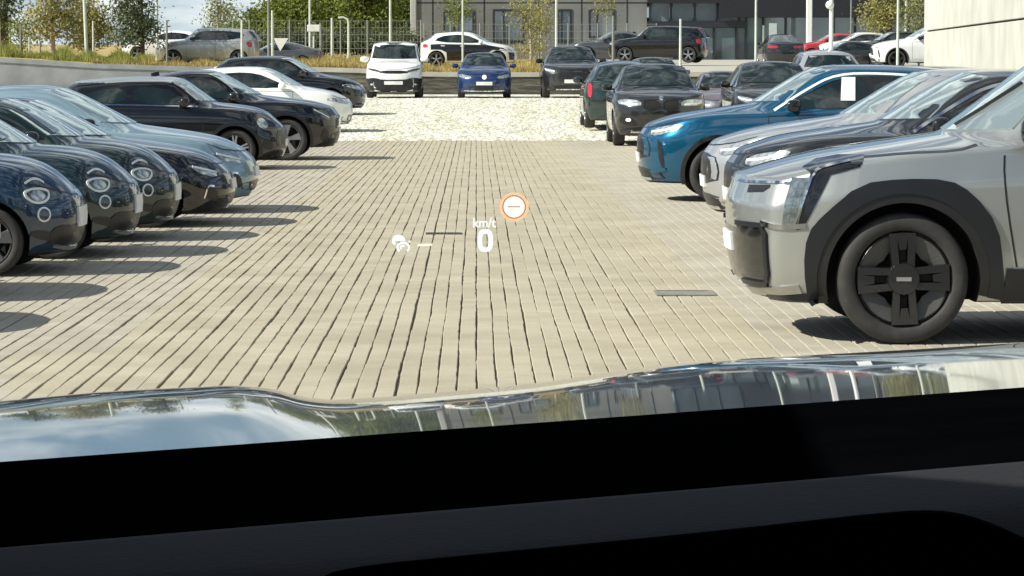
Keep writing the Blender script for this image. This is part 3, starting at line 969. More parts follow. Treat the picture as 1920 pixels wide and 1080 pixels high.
# ---- big silver boxy SUV (nearest on the right)
EV = dict(L=5.0, W=1.96, H=1.755, wb=3.1, fo=0.985, gc=0.25, zhf=1.0, zax=1.135, zc=1.26, xc=1.34, xw=2.0, xr=4.5, xb=4.9, hr=1.70,
          zb0=1.19, zb1=1.2, zrb=1.2, wr=0.68, wr_=0.397, arch=0.467, nc=0.20, tc=0.12, drop=0.02, crown=0.055, cowlback=0.26,
          ns=(0.16, 0.04, 0.0, 0.0, 0.06), wf=(0.92, 0.975, 1.0, 1.0, 0.965), crease=0.55, shoulder=0.6, ncr=0.45, winset=0.03)
cb = CarBuilder(EV, 4)
cb.windows(); cb.mirrors(M['gloss'], 0.05, 0.06, 1.25); cb.wheels('quad', M['dalloy'])
for s in (1, -1):
    for dx in (0.985, 0.985 + 3.1):
        o_ = [(-0.555, -0.16), (-0.595, 0.06), (-0.578, 0.27), (-0.483, 0.388), (-0.27, 0.572), (-0.02, 0.603), (0.257, 0.598), (0.40, 0.521), (0.556, 0.327), (0.595, 0.06), (0.605, -0.127)]
        o1 = resample(chaikin([(dx + a, 0.397 + b) for a, b in o_], 1, False), 0.05, False)
        A = o1
        angs = []
        for p in A:
            angs.append(math.atan2(p.y - 0.397, p.x - dx))
        m1 = [Vector((dx + 0.515 * math.cos(t), 0.397 + 0.515 * math.sin(t))) for t in angs]
        B = [Vector((dx + 0.460 * math.cos(t), 0.397 + 0.460 * math.sin(t))) for t in angs]
        m1 = [a if (a - Vector((dx, 0.397))).length < 0.53 else q for a, q in zip(A, m1)]
        cl = cb.band('arch_cladding', A, m1, 'side', M['clad'], s, 0.022, 2, False)
        cb.band('arch_lip', m1, B, 'side', M['black'], s, 0.012, 1, False, parent=cl)
    # sill
    cb.patch('sill_cladding', [(1.575, 0.26), (3.50, 0.26), (3.50, 0.46), (1.60, 0.46)], 'side', M['clad'], (s,), 0.024, 0, 0.08)
    # headlamp module and its black boomerang
    h = cb.patch('headlight', [(0.785, 0.70), (0.865, 0.71), (0.925, 1.0), (0.815, 1.0)], 'corner', M['smoke'], (s,), 0.012, 0, 0.04)[0]
    for q in range(5):
        zz = 0.735 + q * 0.05
        for w_ in range(2):
            uu = 0.798 + q * 0.008 + w_ * 0.036
            cb.patch('light_cube', [(uu, zz), (uu + 0.030, zz + 0.003), (uu + 0.033, zz + 0.040), (uu + 0.002, zz + 0.036)], 'corner', M['smoke'], (s,), 0.0145, 0, 0.05, 1, parent=h)
    cb.patch('light_surround', [(0.345, 0.685), (0.385, 0.70), (0.545, 1.02), (0.715, 1.068), (0.765, 1.135), (0.63, 1.13), (0.50, 1.105), (0.40, 1.06), (0.43, 1.03)], 'side', M['gloss'], (s,), 0.006, 0, 0.04, centre=(0.475, 1.035))
    cb.line('light_strip', [(0.325, 0.70), (0.40, 0.90), (0.445, 1.035), (0.53, 1.068), (0.67, 1.10)], 0.011, 'side', M['chrome'], (s,), 0.016, rnd=1)
    cb.patch('front_slot', [(0.42, 0.90), (0.60, 0.91), (0.66, 0.94), (0.66, 0.955), (0.42, 0.945)], 'corner', M['black'], (s,), 0.005, 0, 0.05)
    cb.line('bonnet_seam', [(0.755, 1.125), (1.0, 1.15), (1.30, 1.165), (1.44, 1.20)], 0.011, 'side', M['black'], (s,), 0.002)
    cb.line('door_seam', [(1.66, 0.47), (1.60, 0.80), (1.575, 1.02), (1.58, 1.14)], 0.012, 'side', M['black'], (s,), 0.002)
    cb.line('door_seam', [(2.75, 0.47), (2.75, 1.17)], 0.012, 'side', M['black'], (s,), 0.002)
    cb.patch('door_handle', [(2.45, 1.02), (2.68, 1.03), (2.68, 1.065), (2.45, 1.055)], 'side', M['paint'], (s,), 0.02, 1, 0.08, 1)
    # black bumper corner with its chrome frame
    g = cb.patch('bumper_insert', [(0.30, 0.36), (0.62, 0.36), (0.655, 0.42), (0.655, 0.66), (0.61, 0.70), (0.30, 0.70)], 'corner', M['gloss'], (s,), 0.006, 0, 0.05)[0]
    cb.line('insert_frame', [(0.30, 0.35), (0.62, 0.35), (0.665, 0.42), (0.665, 0.66), (0.62, 0.71), (0.30, 0.71)], 0.03, 'corner', M['clad'], (s,), 0.02, rnd=0, parent=g)
    cb.line('chrome_strip', [(0.62, 0.725), (0.78, 0.70), (0.92, 0.715)], 0.03, 'corner', M['chrome'], (s,), 0.014)
    cb.line('skid_plate', [(0.25, 0.285), (0.60, 0.30), (0.86, 0.33)], 0.05, 'corner', M['alloy'], (s,), 0.012)
    cb.patch('lower_lip', [(0.55, 0.255), (0.98, 0.255), (0.98, 0.30), (0.55, 0.28)], 'corner', M['clad'], (s,), 0.016, 0, 0.06)
cb.patch('grille', [(-0.52, 0.36), (0.52, 0.36), (0.52, 0.68), (-0.52, 0.68)], 'front', M['gloss'], off=0.005, rnd=0)
for s in (1, -1): cb.line('front_seam', [(0.0, 0.962), (0.4, 0.965), (0.82, 0.972)], 0.014, 'corner', M['chrome'], (s,), 0.010)
cb.plate(0.585, 0.0)
cb.tails(0.8, 1.3, 0.82, 0.93)
cb.line('wiper', [(0.20, 1.30), (0.28, 1.40), (0.36, 1.56)], 0.016, 'front', M['black'], off=0.03, rnd=0)
finish('big', cb)

# ---- long estate / off-roader for the upper car park
cb = CarBuilder(dict(EV, L=4.8, H=1.8, crease=0.5, wr_=0.38, arch=0.43, gc=0.26), 2)
cb.windows(); cb.mirrors(); cb.wheels('five'); cb.doors()
cb.patch('headlight', [(0.68, 0.86), (0.9, 0.88), (0.95, 0.98), (0.70, 0.97)], 'corner', M['lamp'], (1, -1), 0.01)
cb.patch('grille', [(-0.6, 0.5), (0.6, 0.5), (0.6, 0.9), (-0.6, 0.9)], 'front', M['black'], off=0.006)
cb.plate(0.45); cb.tails(0.9, 1.15, 0.75, 0.92)
cb.patch('brake_light', [(-0.5, 1.60), (0.5, 1.60), (0.5, 1.66), (-0.5, 1.66)], 'rear', M['red'], off=0.02, rnd=0)
finish('offroad', cb)

NOUSE = set(PROTO)


def copy_tree(o, parent=None, swap=None):
    c = o.copy()
    COL.objects.link(c)
    if parent is not None: c.parent = parent
    for sl_c, sl_o in zip(c.material_slots, o.material_slots):
        if swap and sl_o.material in swap:
            sl_c.link = 'OBJECT'
            sl_c.material = swap[sl_o.material]
    for ch in list(o.children): copy_tree(ch, c, swap)
    return c


HEAD = {'E': 0.0, 'W': math.pi, 'S': -math.pi / 2, 'N': math.pi / 2}
_used = {}


def car(proto, label, pnt, nose_x, cy, head='E', scale=1.0, z=None, roof=None, cat='car', group='cars parked in the lot', name='parked_car', rot=0.0):
    """nose centre at (nose_x, cy); head = compass way the nose points (N away from the camera)"""
    sw = {M['paint']: pnt, M['paint2']: roof or pnt}
    if proto == 'crossover' and pnt is PT['blue']: sw[M['trim']] = M['lampring']  # plain white stands in for the bright sheen of its chrome line
    if head in 'SN': sw[M['screen']] = M['dscreen']  # end-on cars take the dark copy, without the painted sky sheen
    o = copy_tree(PROTO[proto], None, sw)
    o.name = name
    ang = HEAD[head] + rot
    o.location = (nose_x, cy, gz(cy) if z is None else z)
    o.rotation_euler = (0, 0, ang)
    o.scale = (scale,) * 3
    return tag(o, label, cat, group)


PT = dict(
    navy=paint('paint_navy', (0.008, 0.032, 0.065), 0.35), teal=paint('paint_dark_teal', (0.008, 0.026, 0.032), 0.35), black=paint('paint_black', (0.003, 0.003, 0.0035)),
    bottle=paint('paint_bottle_green', (0.008, 0.021, 0.02), 0.25), ice=paint('paint_ice_blue', (0.24, 0.35, 0.41), 0.4), white=paint('paint_white', (0.78, 0.79, 0.78)),
    silver=paint('paint_silver', (0.40, 0.415, 0.395), 0.68, 0.34), grey=paint('paint_grey', (0.10, 0.105, 0.11), 0.5), lsilver=paint('paint_light_silver', (0.42, 0.43, 0.44), 0.5),
    blue=paint('paint_cyan_blue', (0.003, 0.095, 0.19), 0.6, 0.32), vw=paint('paint_royal_blue', (0.012, 0.035, 0.12), 0.3), red=paint('paint_red', (0.42, 0.02, 0.025)),
    plum=paint('paint_plum_grey', (0.16, 0.14, 0.17), 0.4), dgrey=paint('paint_charcoal', (0.025, 0.027, 0.028), 0.4))
GL = 'cars nosing out of the left row'
GR = 'cars nosing out of the right row'
GB = 'cars facing the camera at the back of the lot'
GU = 'cars on the upper car park'
S = 0.92
car('city', 'navy round-lamp city car, nearest of the left row', PT['navy'], -3.19, 23.5, 'E', S, group=GL)
car('city', 'dark teal round-lamp city car, second in the left row after the navy one', PT['teal'], -2.97, 25.55, 'E', S, group=GL)
car('city', 'bottle green round-lamp city car beside the black slim-lamp car', PT['bottle'], -2.86, 27.85, 'E', S, group=GL)
car('fastback', 'black low car with slim chrome headlight beside the pale blue car', PT['black'], -2.52, 30.3, 'E', 0.93, group=GL)
car('fastback', 'pale ice blue car with long sloping windscreen in the left row', PT['ice'], -2.48, 33.0, 'E', 1.0, group=GL)
car('upright', 'black small upright car with a silver roof in the left row', PT['black'], -3.0, 46.0, 'E', 1.0, roof=PT['lsilver'], group=GL)
car('coupe', 'black coupe crossover with bright five-blade wheel in the left row', PT['black'], -2.37, 50.5, 'E', 1.0, group=GL)
car('hatch', 'small white hatchback behind the black coupe crossover', PT['white'], -2.86, 67.0, 'E', 1.0, group=GL)
car('hatch', 'dark hatchback at the far end of the left row, beyond the white one', PT['black'], -3.0, 78.5, 'E', 1.06, group=GL)
car('hatch', 'dark car just off the left edge whose shadow reaches the lane', PT['teal'], -3.5, 21.0, 'E', 0.95, group=GL)
car('hatch', 'dark car nearest the camera at left whose shadow tip reaches in', PT['navy'], -3.55, 18.4, 'E', 0.95, group=GL)

car('big', 'big silver boxy SUV with black four-bar wheel, nearest on the right', PT['silver'], 1.58, 18.15, 'W', 1.0, group=GR)
car('crossover', 'charcoal crossover between the big silver SUV and the light silver one', PT['dgrey'], 2.23, 25.9, 'W', 1.0, group=GR)
car('crossover', 'light silver crossover beside the cyan blue car', PT['lsilver'], 2.24, 28.7, 'W', 1.0, group=GR)
bl = car('crossover', 'cyan blue crossover with chrome window line and white paper in its side window', PT['blue'], 1.98, 35.6, 'W', 1.02, group=GR)
car('crossover', 'grey crossover roof showing above the cyan blue car', PT['dgrey'], 4.6, 46.5, 'W', 1.0, group=GR)

car('kidney', 'black SUV with twin oval grille facing the camera on the right', PT['dgrey'], 3.69, 57.4, 'S', 1.0, group=GB)
car('hatch', 'dark green hatchback with its red tail light beside the twin-grille SUV', PT['bottle'], 3.45, 71.2, 'N', 1.05, group=GB)
car('crossover', 'black crossover with bright headlights parked right of the blue hatchback', PT['dgrey'], XP(1072, 95), 94, 'S', 1.06, group=GB)
car('hatch', 'royal blue hatchback with round white emblem, at the far wall', PT['vw'], XP(908, 95), 94, 'S', 1.0, group=GB)
car('van', 'white delivery van with black lower bumper, facing the camera', PT['white'], XP(740, 95), 94, 'S', 1.0, cat='van', name='delivery_van', group=GB)
car('hatch', 'grey car whose roof and windscreen show over the twin-grille SUV', PT['grey'], XP(1228, 84), 83, 'S', 1.0, group=GB)
car('hatch', 'plum grey small car with lit headlight right of the twin-grille SUV', PT['plum'], XP(1372, 67), 67, 'S', 0.93, group=GB)
car('crossover', 'charcoal SUV with white pillar facing the camera behind the cyan car', PT['dgrey'], XP(1472, 60), 60.5, 'S', 1.05, group=GB)
car('crossover', 'grey SUV with pale roof behind the charcoal SUV', PT['lsilver'], XP(1562, 75), 80, 'N', 1.06, group=GB)

# paper sheet in the side window of the blue car (camera side is its local +y)
BUILD['crossover'].patch('paper_notice', [(2.37, 1.20), (2.54, 1.20), (2.56, 1.475), (2.40, 1.475)], 'side', M['whitepaper'], (1,), 0.016, 0, 0.1, 1, parent=bl)


def px_car(proto, label, pnt, px, Y, head, scale=1.0, dz=0.0, rot=0.0, roof=None, cat='car', name='parked_car'):
    X = XP(px, Y)
    return car(proto, label, pnt, X, Y, head, scale, terr(X, Y) + dz, roof, cat, GU, name, rot)


px_car('offroad', 'silver SUV on the bank above the left wall', PT['silver'], 298, 116, 'W', 0.86, -0.16, R(-8))
px_car('hatch', 'white car parked behind the silver SUV on the left bank', PT['white'], 232, 128, 'W', 0.9, -0.2)
px_car('fastback', 'dark car behind the tail of the silver SUV', PT['grey'], 436, 128, 'W', 0.85, -0.35)
px_car('fastback', 'dark low car farthest right on the left bank', PT['dgrey'], 500, 140, 'W', 0.6, -0.3)
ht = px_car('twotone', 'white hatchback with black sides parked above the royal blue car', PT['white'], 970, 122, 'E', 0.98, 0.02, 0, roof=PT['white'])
px_car('coupe', 'dark grey car on the upper level left of the big black off-roader', PT['grey'], 1062, 138, 'W', 1.0)
px_car('offroad', 'big black off-roader with a red brake strip on the upper level', PT['black'], 1142, 130, 'W', 0.93, 0.1, R(-16))
px_car('fastback', 'dark car with red tail light near the glazed entrance', PT['dgrey'], 1452, 128, 'N', 0.95)
px_car('hatch', 'red car on the upper level left of the white SUV', PT['red'], 1488, 135, 'W', 0.85, 0.15)
px_car('crossover', 'white SUV on the upper level between the red and the black car', PT['white'], 1532, 130, 'W', 0.78, 0.2)
px_car('hatch', 'black car on the upper level between two white cars', PT['black'], 1588, 124, 'W', 0.92, 0.12)
px_car('crossover', 'white car beside the pale concrete wall on the upper level', PT['white'], 1630, 112, 'W', 1.0, 0.05)
px_car('fastback', 'dark low car in front of the red car on the upper level', PT['dgrey'], 1490, 116, 'W', 0.85, -0.1)

for r_ in PROTO.values():
    def kill(o):
        for c in list(o.children): kill(c)
        bpy.data.objects.remove(o)
    kill(r_)

# ------------------------------------------------------------------ ground
def node_mat(name, build, rough=0.85):
    m = bpy.data.materials.new(name)
    m.use_nodes = True
    n, l = m.node_tree.nodes, m.node_tree.links
    b = n['Principled BSDF']
    b.inputs['Roughness'].default_value = rough
    build(n, l, b)
    return m


def ramp(n, stops):
    r = n.new('ShaderNodeValToRGB')
    e = r.color_ramp.elements
    e[0].position, e[0].color = stops[0][0], (*stops[0][1], 1)
    e[1].position, e[1].color = stops[-1][0], (*stops[-1][1], 1)
    for p, c in stops[1:-1]:
        q = e.new(p); q.color = (*c, 1)
    return r


def noise(n, l, vec, scale, detail=6, rough=0.55):
    z = n.new('ShaderNodeTexNoise')
    z.inputs['Scale'].default_value = scale
    z.inputs['Detail'].default_value = detail
    z.inputs['Roughness'].default_value = rough
    if vec is not None: l.new(vec, z.inputs['Vector'])
    return z


def paver_mat(name, c0, c1):
    def f(n, l, b):
        g = n.new('ShaderNodeNewGeometry')
        oi = n.new('ShaderNodeObjectInfo')
        ad = n.new('ShaderNodeMath'); ad.operation = 'ADD'
        fr = n.new('ShaderNodeMath'); fr.operation = 'FRACT'
        l.new(g.outputs['Random Per Island'], ad.inputs[0]); l.new(oi.outputs['Random'], ad.inputs[1]); l.new(ad.outputs[0], fr.inputs[0])
        r = ramp(n, [(0, c0), (0.5, tuple((a + q) / 2 for a, q in zip(c0, c1))), (1, c1)])
        l.new(fr.outputs[0], r.inputs['Fac'])
        z = noise(n, l, g.outputs['Position'], 1.1, 5)
        z2 = noise(n, l, g.outputs['Position'], 55, 4, 0.7)
        r1 = ramp(n, [(0.34, (0.86, 0.85, 0.83)), (0.62, (1.04, 1.04, 1.04))])
        r2 = ramp(n, [(0.3, (0.86, 0.85, 0.83)), (0.7, (1.06, 1.06, 1.06))])
        l.new(z.outputs['Fac'], r1.inputs['Fac']); l.new(z2.outputs['Fac'], r2.inputs['Fac'])
        m1 = n.new('ShaderNodeMix'); m1.data_type = 'RGBA'; m1.blend_type = 'MULTIPLY'; m1.inputs['Factor'].default_value = 1
        m2 = n.new('ShaderNodeMix'); m2.data_type = 'RGBA'; m2.blend_type = 'MULTIPLY'; m2.inputs['Factor'].default_value = 1
        l.new(r.outputs[0], m1.inputs['A']); l.new(r1.outputs[0], m1.inputs['B'])
        l.new(m1.outputs['Result'], m2.inputs['A']); l.new(r2.outputs[0], m2.inputs['B'])
        l.new(m2.outputs['Result'], b.inputs['Base Color'])
        bp = n.new('ShaderNodeBump'); bp.inputs['Strength'].default_value = 0.35; bp.inputs['Distance'].default_value = 0.004
        l.new(z2.outputs['Fac'], bp.inputs['Height']); l.new(bp.outputs[0], b.inputs['Normal'])
    return node_mat(name, f, 0.9)


PAVE = paver_mat('paver_sand', (0.415, 0.372, 0.275), (0.455, 0.412, 0.31))
PAVEG = paver_mat('paver_grey', (0.405, 0.37, 0.295), (0.45, 0.415, 0.34))
SAND = mat('joint_sand', (0.10, 0.088, 0.066), rough=0.95, var=0.3, scale=30, bump=0.3)


def gravel_f(n, l, b):
    g = n.new('ShaderNodeNewGeometry')
    mp_ = n.new('ShaderNodeMapping'); mp_.inputs['Scale'].default_value = (1.0, 0.16, 1)
    l.new(g.outputs['Position'], mp_.inputs['Vector'])
    z0 = noise(n, l, mp_.outputs[0], 2.2, 3)
    mx = n.new('ShaderNodeMix'); mx.data_type = 'VECTOR'; mx.inputs['Factor'].default_value = 0.38
    l.new(mp_.outputs[0], mx.inputs['A']); l.new(z0.outputs['Color'], mx.inputs['B'])
    v = n.new('ShaderNodeTexVoronoi'); v.feature = 'DISTANCE_TO_EDGE'; v.inputs['Scale'].default_value = 10.5
    l.new(mx.outputs['Result'], v.inputs['Vector'])
    r = ramp(n, [(0.0, (0.24, 0.24, 0.18)), (0.09, (0.61, 0.60, 0.52)), (0.2, (0.79, 0.78, 0.70))])
    l.new(v.outputs['Distance'], r.inputs['Fac'])
    z = noise(n, l, mp_.outputs[0], 1.3, 6, 0.65)
    r1 = ramp(n, [(0.36, (0.86, 0.83, 0.70)), (0.56, (1.03, 1.03, 1.02))])
    l.new(z.outputs['Fac'], r1.inputs['Fac'])
    m1 = n.new('ShaderNodeMix'); m1.data_type = 'RGBA'; m1.blend_type = 'MULTIPLY'; m1.inputs['Factor'].default_value = 1
    l.new(r.outputs[0], m1.inputs['A']); l.new(r1.outputs[0], m1.inputs['B'])
    l.new(m1.outputs['Result'], b.inputs['Base Color'])
    bp = n.new('ShaderNodeBump'); bp.inputs['Strength'].default_value = 0.5; bp.inputs['Distance'].default_value = 0.03
    l.new(v.outputs['Distance'], bp.inputs['Height']); l.new(bp.outputs[0], b.inputs['Normal'])


GRAVEL = node_mat('pale_gravel', gravel_f, 0.9)
EARTH = mat('earth', (0.16, 0.15, 0.08), rough=1, var=0.3, scale=0.2)
tag(new_mesh('ground', [(-3000, -500, -0.35), (3000, -500, -0.35), (3000, 5000, -0.35), (-3000, 5000, -0.35)], [(0, 1, 2, 3)], EARTH), kind='structure')

paving = new_mesh('paving', [(-30, -12, -0.012), (30, -12, -0.012), (30, 66, -0.012), (-30, 66, -0.012)], [(0, 1, 2, 3)], SAND)
tag(paving, kind='structure')


def brick_mesh(w_, l_, h, tilt):
    a, b = w_ / 2, l_ / 2
    c, e = 0.0035, 0.0008
    v = [(-a, -b, -0.016), (a, -b, -0.016), (a, b, -0.016), (-a, b, -0.016),
         (-a, -b, h - c), (a, -b, h - c + tilt), (a, b, h - c + tilt), (-a, b, h - c),
         (-a + c, -b + e, h), (a - c, -b + e, h + tilt), (a - c, b - e, h + tilt), (-a + c, b - e, h)]
    f = [(8, 9, 10, 11), (4, 5, 9, 8), (5, 6, 10, 9), (6, 7, 11, 10), (7, 4, 8, 11), (0, 1, 5, 4), (1, 2, 6, 5), (2, 3, 7, 6), (3, 0, 4, 7)]
    return v, f


# lane and bay pavers: long joints run away from the camera
PW, PL = 0.104, 0.208
rows = []
Y0, Y1 = 12.0, 62.0
sil = [(-500, 800), (0, 752), (450, 723), (520, 731), (600, 749), (700, 745), (1000, 719), (1200, 690), (1500, 667), (1920, 643), (2500, 640)]
cand, rest_b = [], []
nx0, nx1 = int(-9.5 / PW), int(9.5 / PW)
for ix in range(nx0, nx1):
    off = (ix % 2) * 0.5 * PL + rng.uniform(-0.008, 0.008)
    wob = rng.uniform(-0.003, 0.003)
    ny = int((Y1 - Y0) / PL)
    ys = Y0 + off + (np.arange(ny) + 0.5) * PL
    xs = np.full(ny, (ix + 0.5) * PW + wob) + rng.normal(0, 0.0009, ny) + 0.0027 * np.sin(ys * 1.3 + wob * 900) + 0.0016 * np.sin(ys * 3.1 + wob * 2500)
    keep = np.abs((xs + 0.05)) < 0.19 * ys + 1.0
    for x, y in zip(xs[keep], ys[keep]):
        rest_b.append((x, y))
rest_b = np.array(rest_b)
s_ = F / rest_b[:, 1]
pxs, pys = 893 + rest_b[:, 0] * s_, 115 + 1.7 * s_
inview = (pxs > 8) & (pxs < 1480) & (pys < np.interp(pxs, *zip(*sil)) - 6)
order = np.where(inview)[0]
order = order[np.argsort(rest_b[order, 1])][:296]
single = np.zeros(len(rest_b), bool); single[order] = True
variants = []
for i in range(8):
    v, f = brick_mesh(PW - rng.uniform(0.005, 0.010), PL - rng.uniform(0.0004, 0.0012), rng.uniform(-0.0004, 0.0004), rng.uniform(-0.0004, 0.0004))
    me = bpy.data.meshes.new('brick'); me.from_pydata(v, [], f); me.materials.append(PAVE); variants.append(me)
for x, y in rest_b[single]:
    o = add_obj('brick', variants[int(rng.integers(8))], paving)
    o.location = (x, y, 0)
    o.rotation_euler = (0, 0, rng.normal(0, 0.003))
RB = rest_b[~single]
nb = len(RB)
a = (PW - rng.uniform(0.005, 0.010, nb)) / 2
b_ = (PL - rng.uniform(0.0004, 0.0012, nb)) / 2
hh = rng.uniform(-0.0004, 0.0004, nb)
tl = rng.uniform(-0.0004, 0.0004, nb)
sx = np.array([-1, 1, 1, -1] * 3); sy = np.array([-1, -1, 1, 1] * 3)
cc = np.array([0] * 8 + [0.0035] * 4)
zz = np.zeros((nb, 12))
zz[:, :4] = -0.016
zz[:, 4:8] = hh[:, None] - 0.0035 + np.where(sx[4:8] > 0, 1, 0)[None] * tl[:, None]
zz[:, 8:] = hh[:, None] + np.where(sx[8:] > 0, 1, 0)[None] * tl[:, None]
rot = rng.normal(0, 0.003, nb)
lx = sx[None] * (a[:, None] - cc[None]); ly = sy[None] * (b_[:, None] - cc[None] * 0.22)
vx = RB[:, :1] + lx - ly * rot[:, None]; vy = RB[:, 1:] + ly + lx * rot[:, None]
V = np.stack([vx, vy, zz], -1).reshape(-1, 3)
qf = np.array([(8, 9, 10, 11), (4, 5, 9, 8), (5, 6, 10, 9), (6, 7, 11, 10), (7, 4, 8, 11), (0, 1, 5, 4), (1, 2, 6, 5), (2, 3, 7, 6), (3, 0, 4, 7)])


def np_mesh(name, V, Fq, mats, mi=None):
    me = bpy.data.meshes.new(name)
    k = Fq.shape[1]
    me.vertices.add(len(V)); me.vertices.foreach_set('co', np.asarray(V, np.float32).ravel())
    me.loops.add(Fq.size); me.loops.foreach_set('vertex_index', Fq.astype(np.int32).ravel())
    me.polygons.add(len(Fq)); me.polygons.foreach_set('loop_start', np.arange(0, Fq.size, k, dtype=np.int32))
    for m in mats: me.materials.append(m)
    if mi is not None: me.polygons.foreach_set('material_index', mi.astype(np.int32))
    me.polygons.foreach_set('use_smooth', np.zeros(len(Fq), bool))
    me.update(calc_edges=True)
    return me


Fq = (qf[None] + (np.arange(nb) * 12)[:, None, None]).reshape(-1, 4)
edgeL, edgeR = -2.15, 1.75
mi = np.repeat(((RB[:, 0] < edgeL) | (RB[:, 0] > edgeR)).astype(int), 9)
o = add_obj('brick_field', np_mesh('brick_field', V, Fq, [PAVE, PAVEG], mi), paving)
o['kind'] = 'stuff'

# pale surface beyond the pavers, rising to the back bays
gv, gf = [], []
ysg = [61.9, 70, 78, 86, 94, 100, 104.6]
for i, y in enumerate(ysg):
    for x in (-40, -12, 0, 12, 40): gv.append((x, y, gz(y) + (0.002 if i == 0 else 0.004)))
for i in range(len(ysg) - 1):
    for k in range(4): gf.append((i * 5 + k, i * 5 + k + 1, i * 5 + k + 6, i * 5 + k + 5))
tag(new_mesh('gravel_yard', gv, gf, GRAVEL), kind='structure')
# scattered stones on it
ns_ = 5200
sxp = rng.uniform(-11, 11, ns_); syp = 63 + 31 * rng.random(ns_) ** 1.1
szp = np.array([gz(y) for y in syp])
base = np.array([(1, 0, 0), (0.3, 0.9, 0), (-0.8, 0.6, 0), (-0.7, -0.7, 0), (0.4, -0.9, 0), (0.05, 0, 0.55)])
sc_ = rng.uniform(0.015, 0.05, ns_)
ro = rng.uniform(0, 6.28, ns_)
bx = base[None] * sc_[:, None, None]
VX = sxp[:, None] + bx[..., 0] * np.cos(ro)[:, None] - bx[..., 1] * np.sin(ro)[:, None]
VY = syp[:, None] + bx[..., 0] * np.sin(ro)[:, None] + bx[..., 1] * np.cos(ro)[:, None]
VZ = szp[:, None] + bx[..., 2] + 0.002
tf = np.array([(0, 1, 5), (1, 2, 5), (2, 3, 5), (3, 4, 5), (4, 0, 5)])
STONE = mat('gravel_stone', (0.55, 0.54, 0.46), rough=0.9, var=0.3, scale=3)
tag(add_obj('gravel', np_mesh('gravel', np.stack([VX, VY, VZ], -1).reshape(-1, 3), (tf[None] + (np.arange(ns_) * 6)[:, None, None]).reshape(-1, 3), [STONE])), 'loose pale stones lying on the rear yard', 'gravel', kind='stuff')

# drain covers
IRON = mat('cast_iron', (0.07, 0.068, 0.06), rough=0.7, var=0.3, scale=12, bump=0.2)
CONC = mat('slab_concrete', (0.22, 0.21, 0.18), rough=0.9, var=0.2, scale=10, bump=0.1)


def drain(name, label, px, py, wpx, dep, slats, m):
    Y = 9180 / (py - 115)
    wd = wpx * Y / F
    t = thing(name, label, 'drain', (XP(px, Y), Y, 0.003))
    fr = MB().box(-wd / 2, wd / 2, -dep / 2, -dep / 2 + 0.025, 0, 0.007).box(-wd / 2, wd / 2, dep / 2 - 0.025, dep / 2, 0, 0.007)
    fr.box(-wd / 2, -wd / 2 + 0.025, -dep / 2 + 0.025, dep / 2 - 0.025, 0, 0.007).box(wd / 2 - 0.025, wd / 2, -dep / 2 + 0.025, dep / 2 - 0.025, 0, 0.007)
    fr.build('frame', m, t)
    MB().box(-wd / 2 + 0.025, wd / 2 - 0.025, -dep / 2 + 0.025, dep / 2 - 0.025, 0, 0.002).build('drain_pan', M['well'] if slats else m, t)
    if slats:
        k = 9
        for i in range(k):
            x = -wd / 2 + 0.025 + (i + 0.5) * (wd - 0.05) / k
            MB().box(x - 0.008, x + 0.008, -dep / 2 + 0.025, dep / 2 - 0.025, 0.002, 0.006).build('slat', m, t)


drain('drain_grate', 'narrow dark drain grate set in the middle of the lane', 832, 438, 68, 0.20, True, IRON)
drain('drain_cover', 'flat grey drain cover in the pavers before the silver SUV', 1285, 551, 112, 0.44, False, CONC)

# ------------------------------------------------------------------ terraces and retaining wall
DRY = mat('dry_grass_ground', (0.40, 0.30, 0.11), rough=1, var=0.35, scale=1.2, bump=0.5, bscale=12)
ROAD = mat('pale_upper_paving', (0.42, 0.40, 0.34), rough=0.9, var=0.12, scale=2)


def terr_mesh(name, x0, x1, m, nx=24):
    vs, fs = [], []
    ys = [105.36, 112, 125, 145, 170, 220, 400]
    for y in ys:
        for i in range(nx + 1):
            x = x0 + (x1 - x0) * i / nx
            vs.append((x, y, terr(x, min(y, 220)) - (0.02 if name != 'grass_bank' else 0)))
    for r in range(len(ys) - 1):
        for i in range(nx): fs.append((r * (nx + 1) + i, r * (nx + 1) + i + 1, (r + 1) * (nx + 1) + i + 1, (r + 1) * (nx + 1) + i))
    return tag(new_mesh(name, vs, fs, m), kind='structure')


terr_mesh('grass_bank', -60, 3.3, DRY)
terr_mesh('upper_car_park', 3.3, 60, ROAD)
WALLC = mat('wall_concrete', (0.26, 0.27, 0.27), rough=0.9, var=0.18, scale=1.5, bump=0.25, bscale=25)


def rubble_f(n, l, b):
    g = n.new('ShaderNodeNewGeometry')
    mp_ = n.new('ShaderNodeMapping'); mp_.inputs['Scale'].default_value = (0.7, 1, 5.5)
    l.new(g.outputs['Position'], mp_.inputs['Vector'])
    z = noise(n, l, mp_.outputs[0], 1.4, 8, 0.68)
    r = ramp(n, [(0.32, (0.035, 0.033, 0.026)), (0.48, (0.10, 0.092, 0.072)), (0.64, (0.21, 0.195, 0.155))])
    l.new(z.outputs['Fac'], r.inputs['Fac'])
    l.new(r.outputs[0], b.inputs['Base Color'])
    bp = n.new('ShaderNodeBump'); bp.inputs['Strength'].default_value = 0.8; bp.inputs['Distance'].default_value = 0.06
    l.new(z.outputs['Fac'], bp.inputs['Height']); l.new(bp.outputs[0], b.inputs['Normal'])


RUBBLE = node_mat('layered_rubble', rubble_f, 0.95)


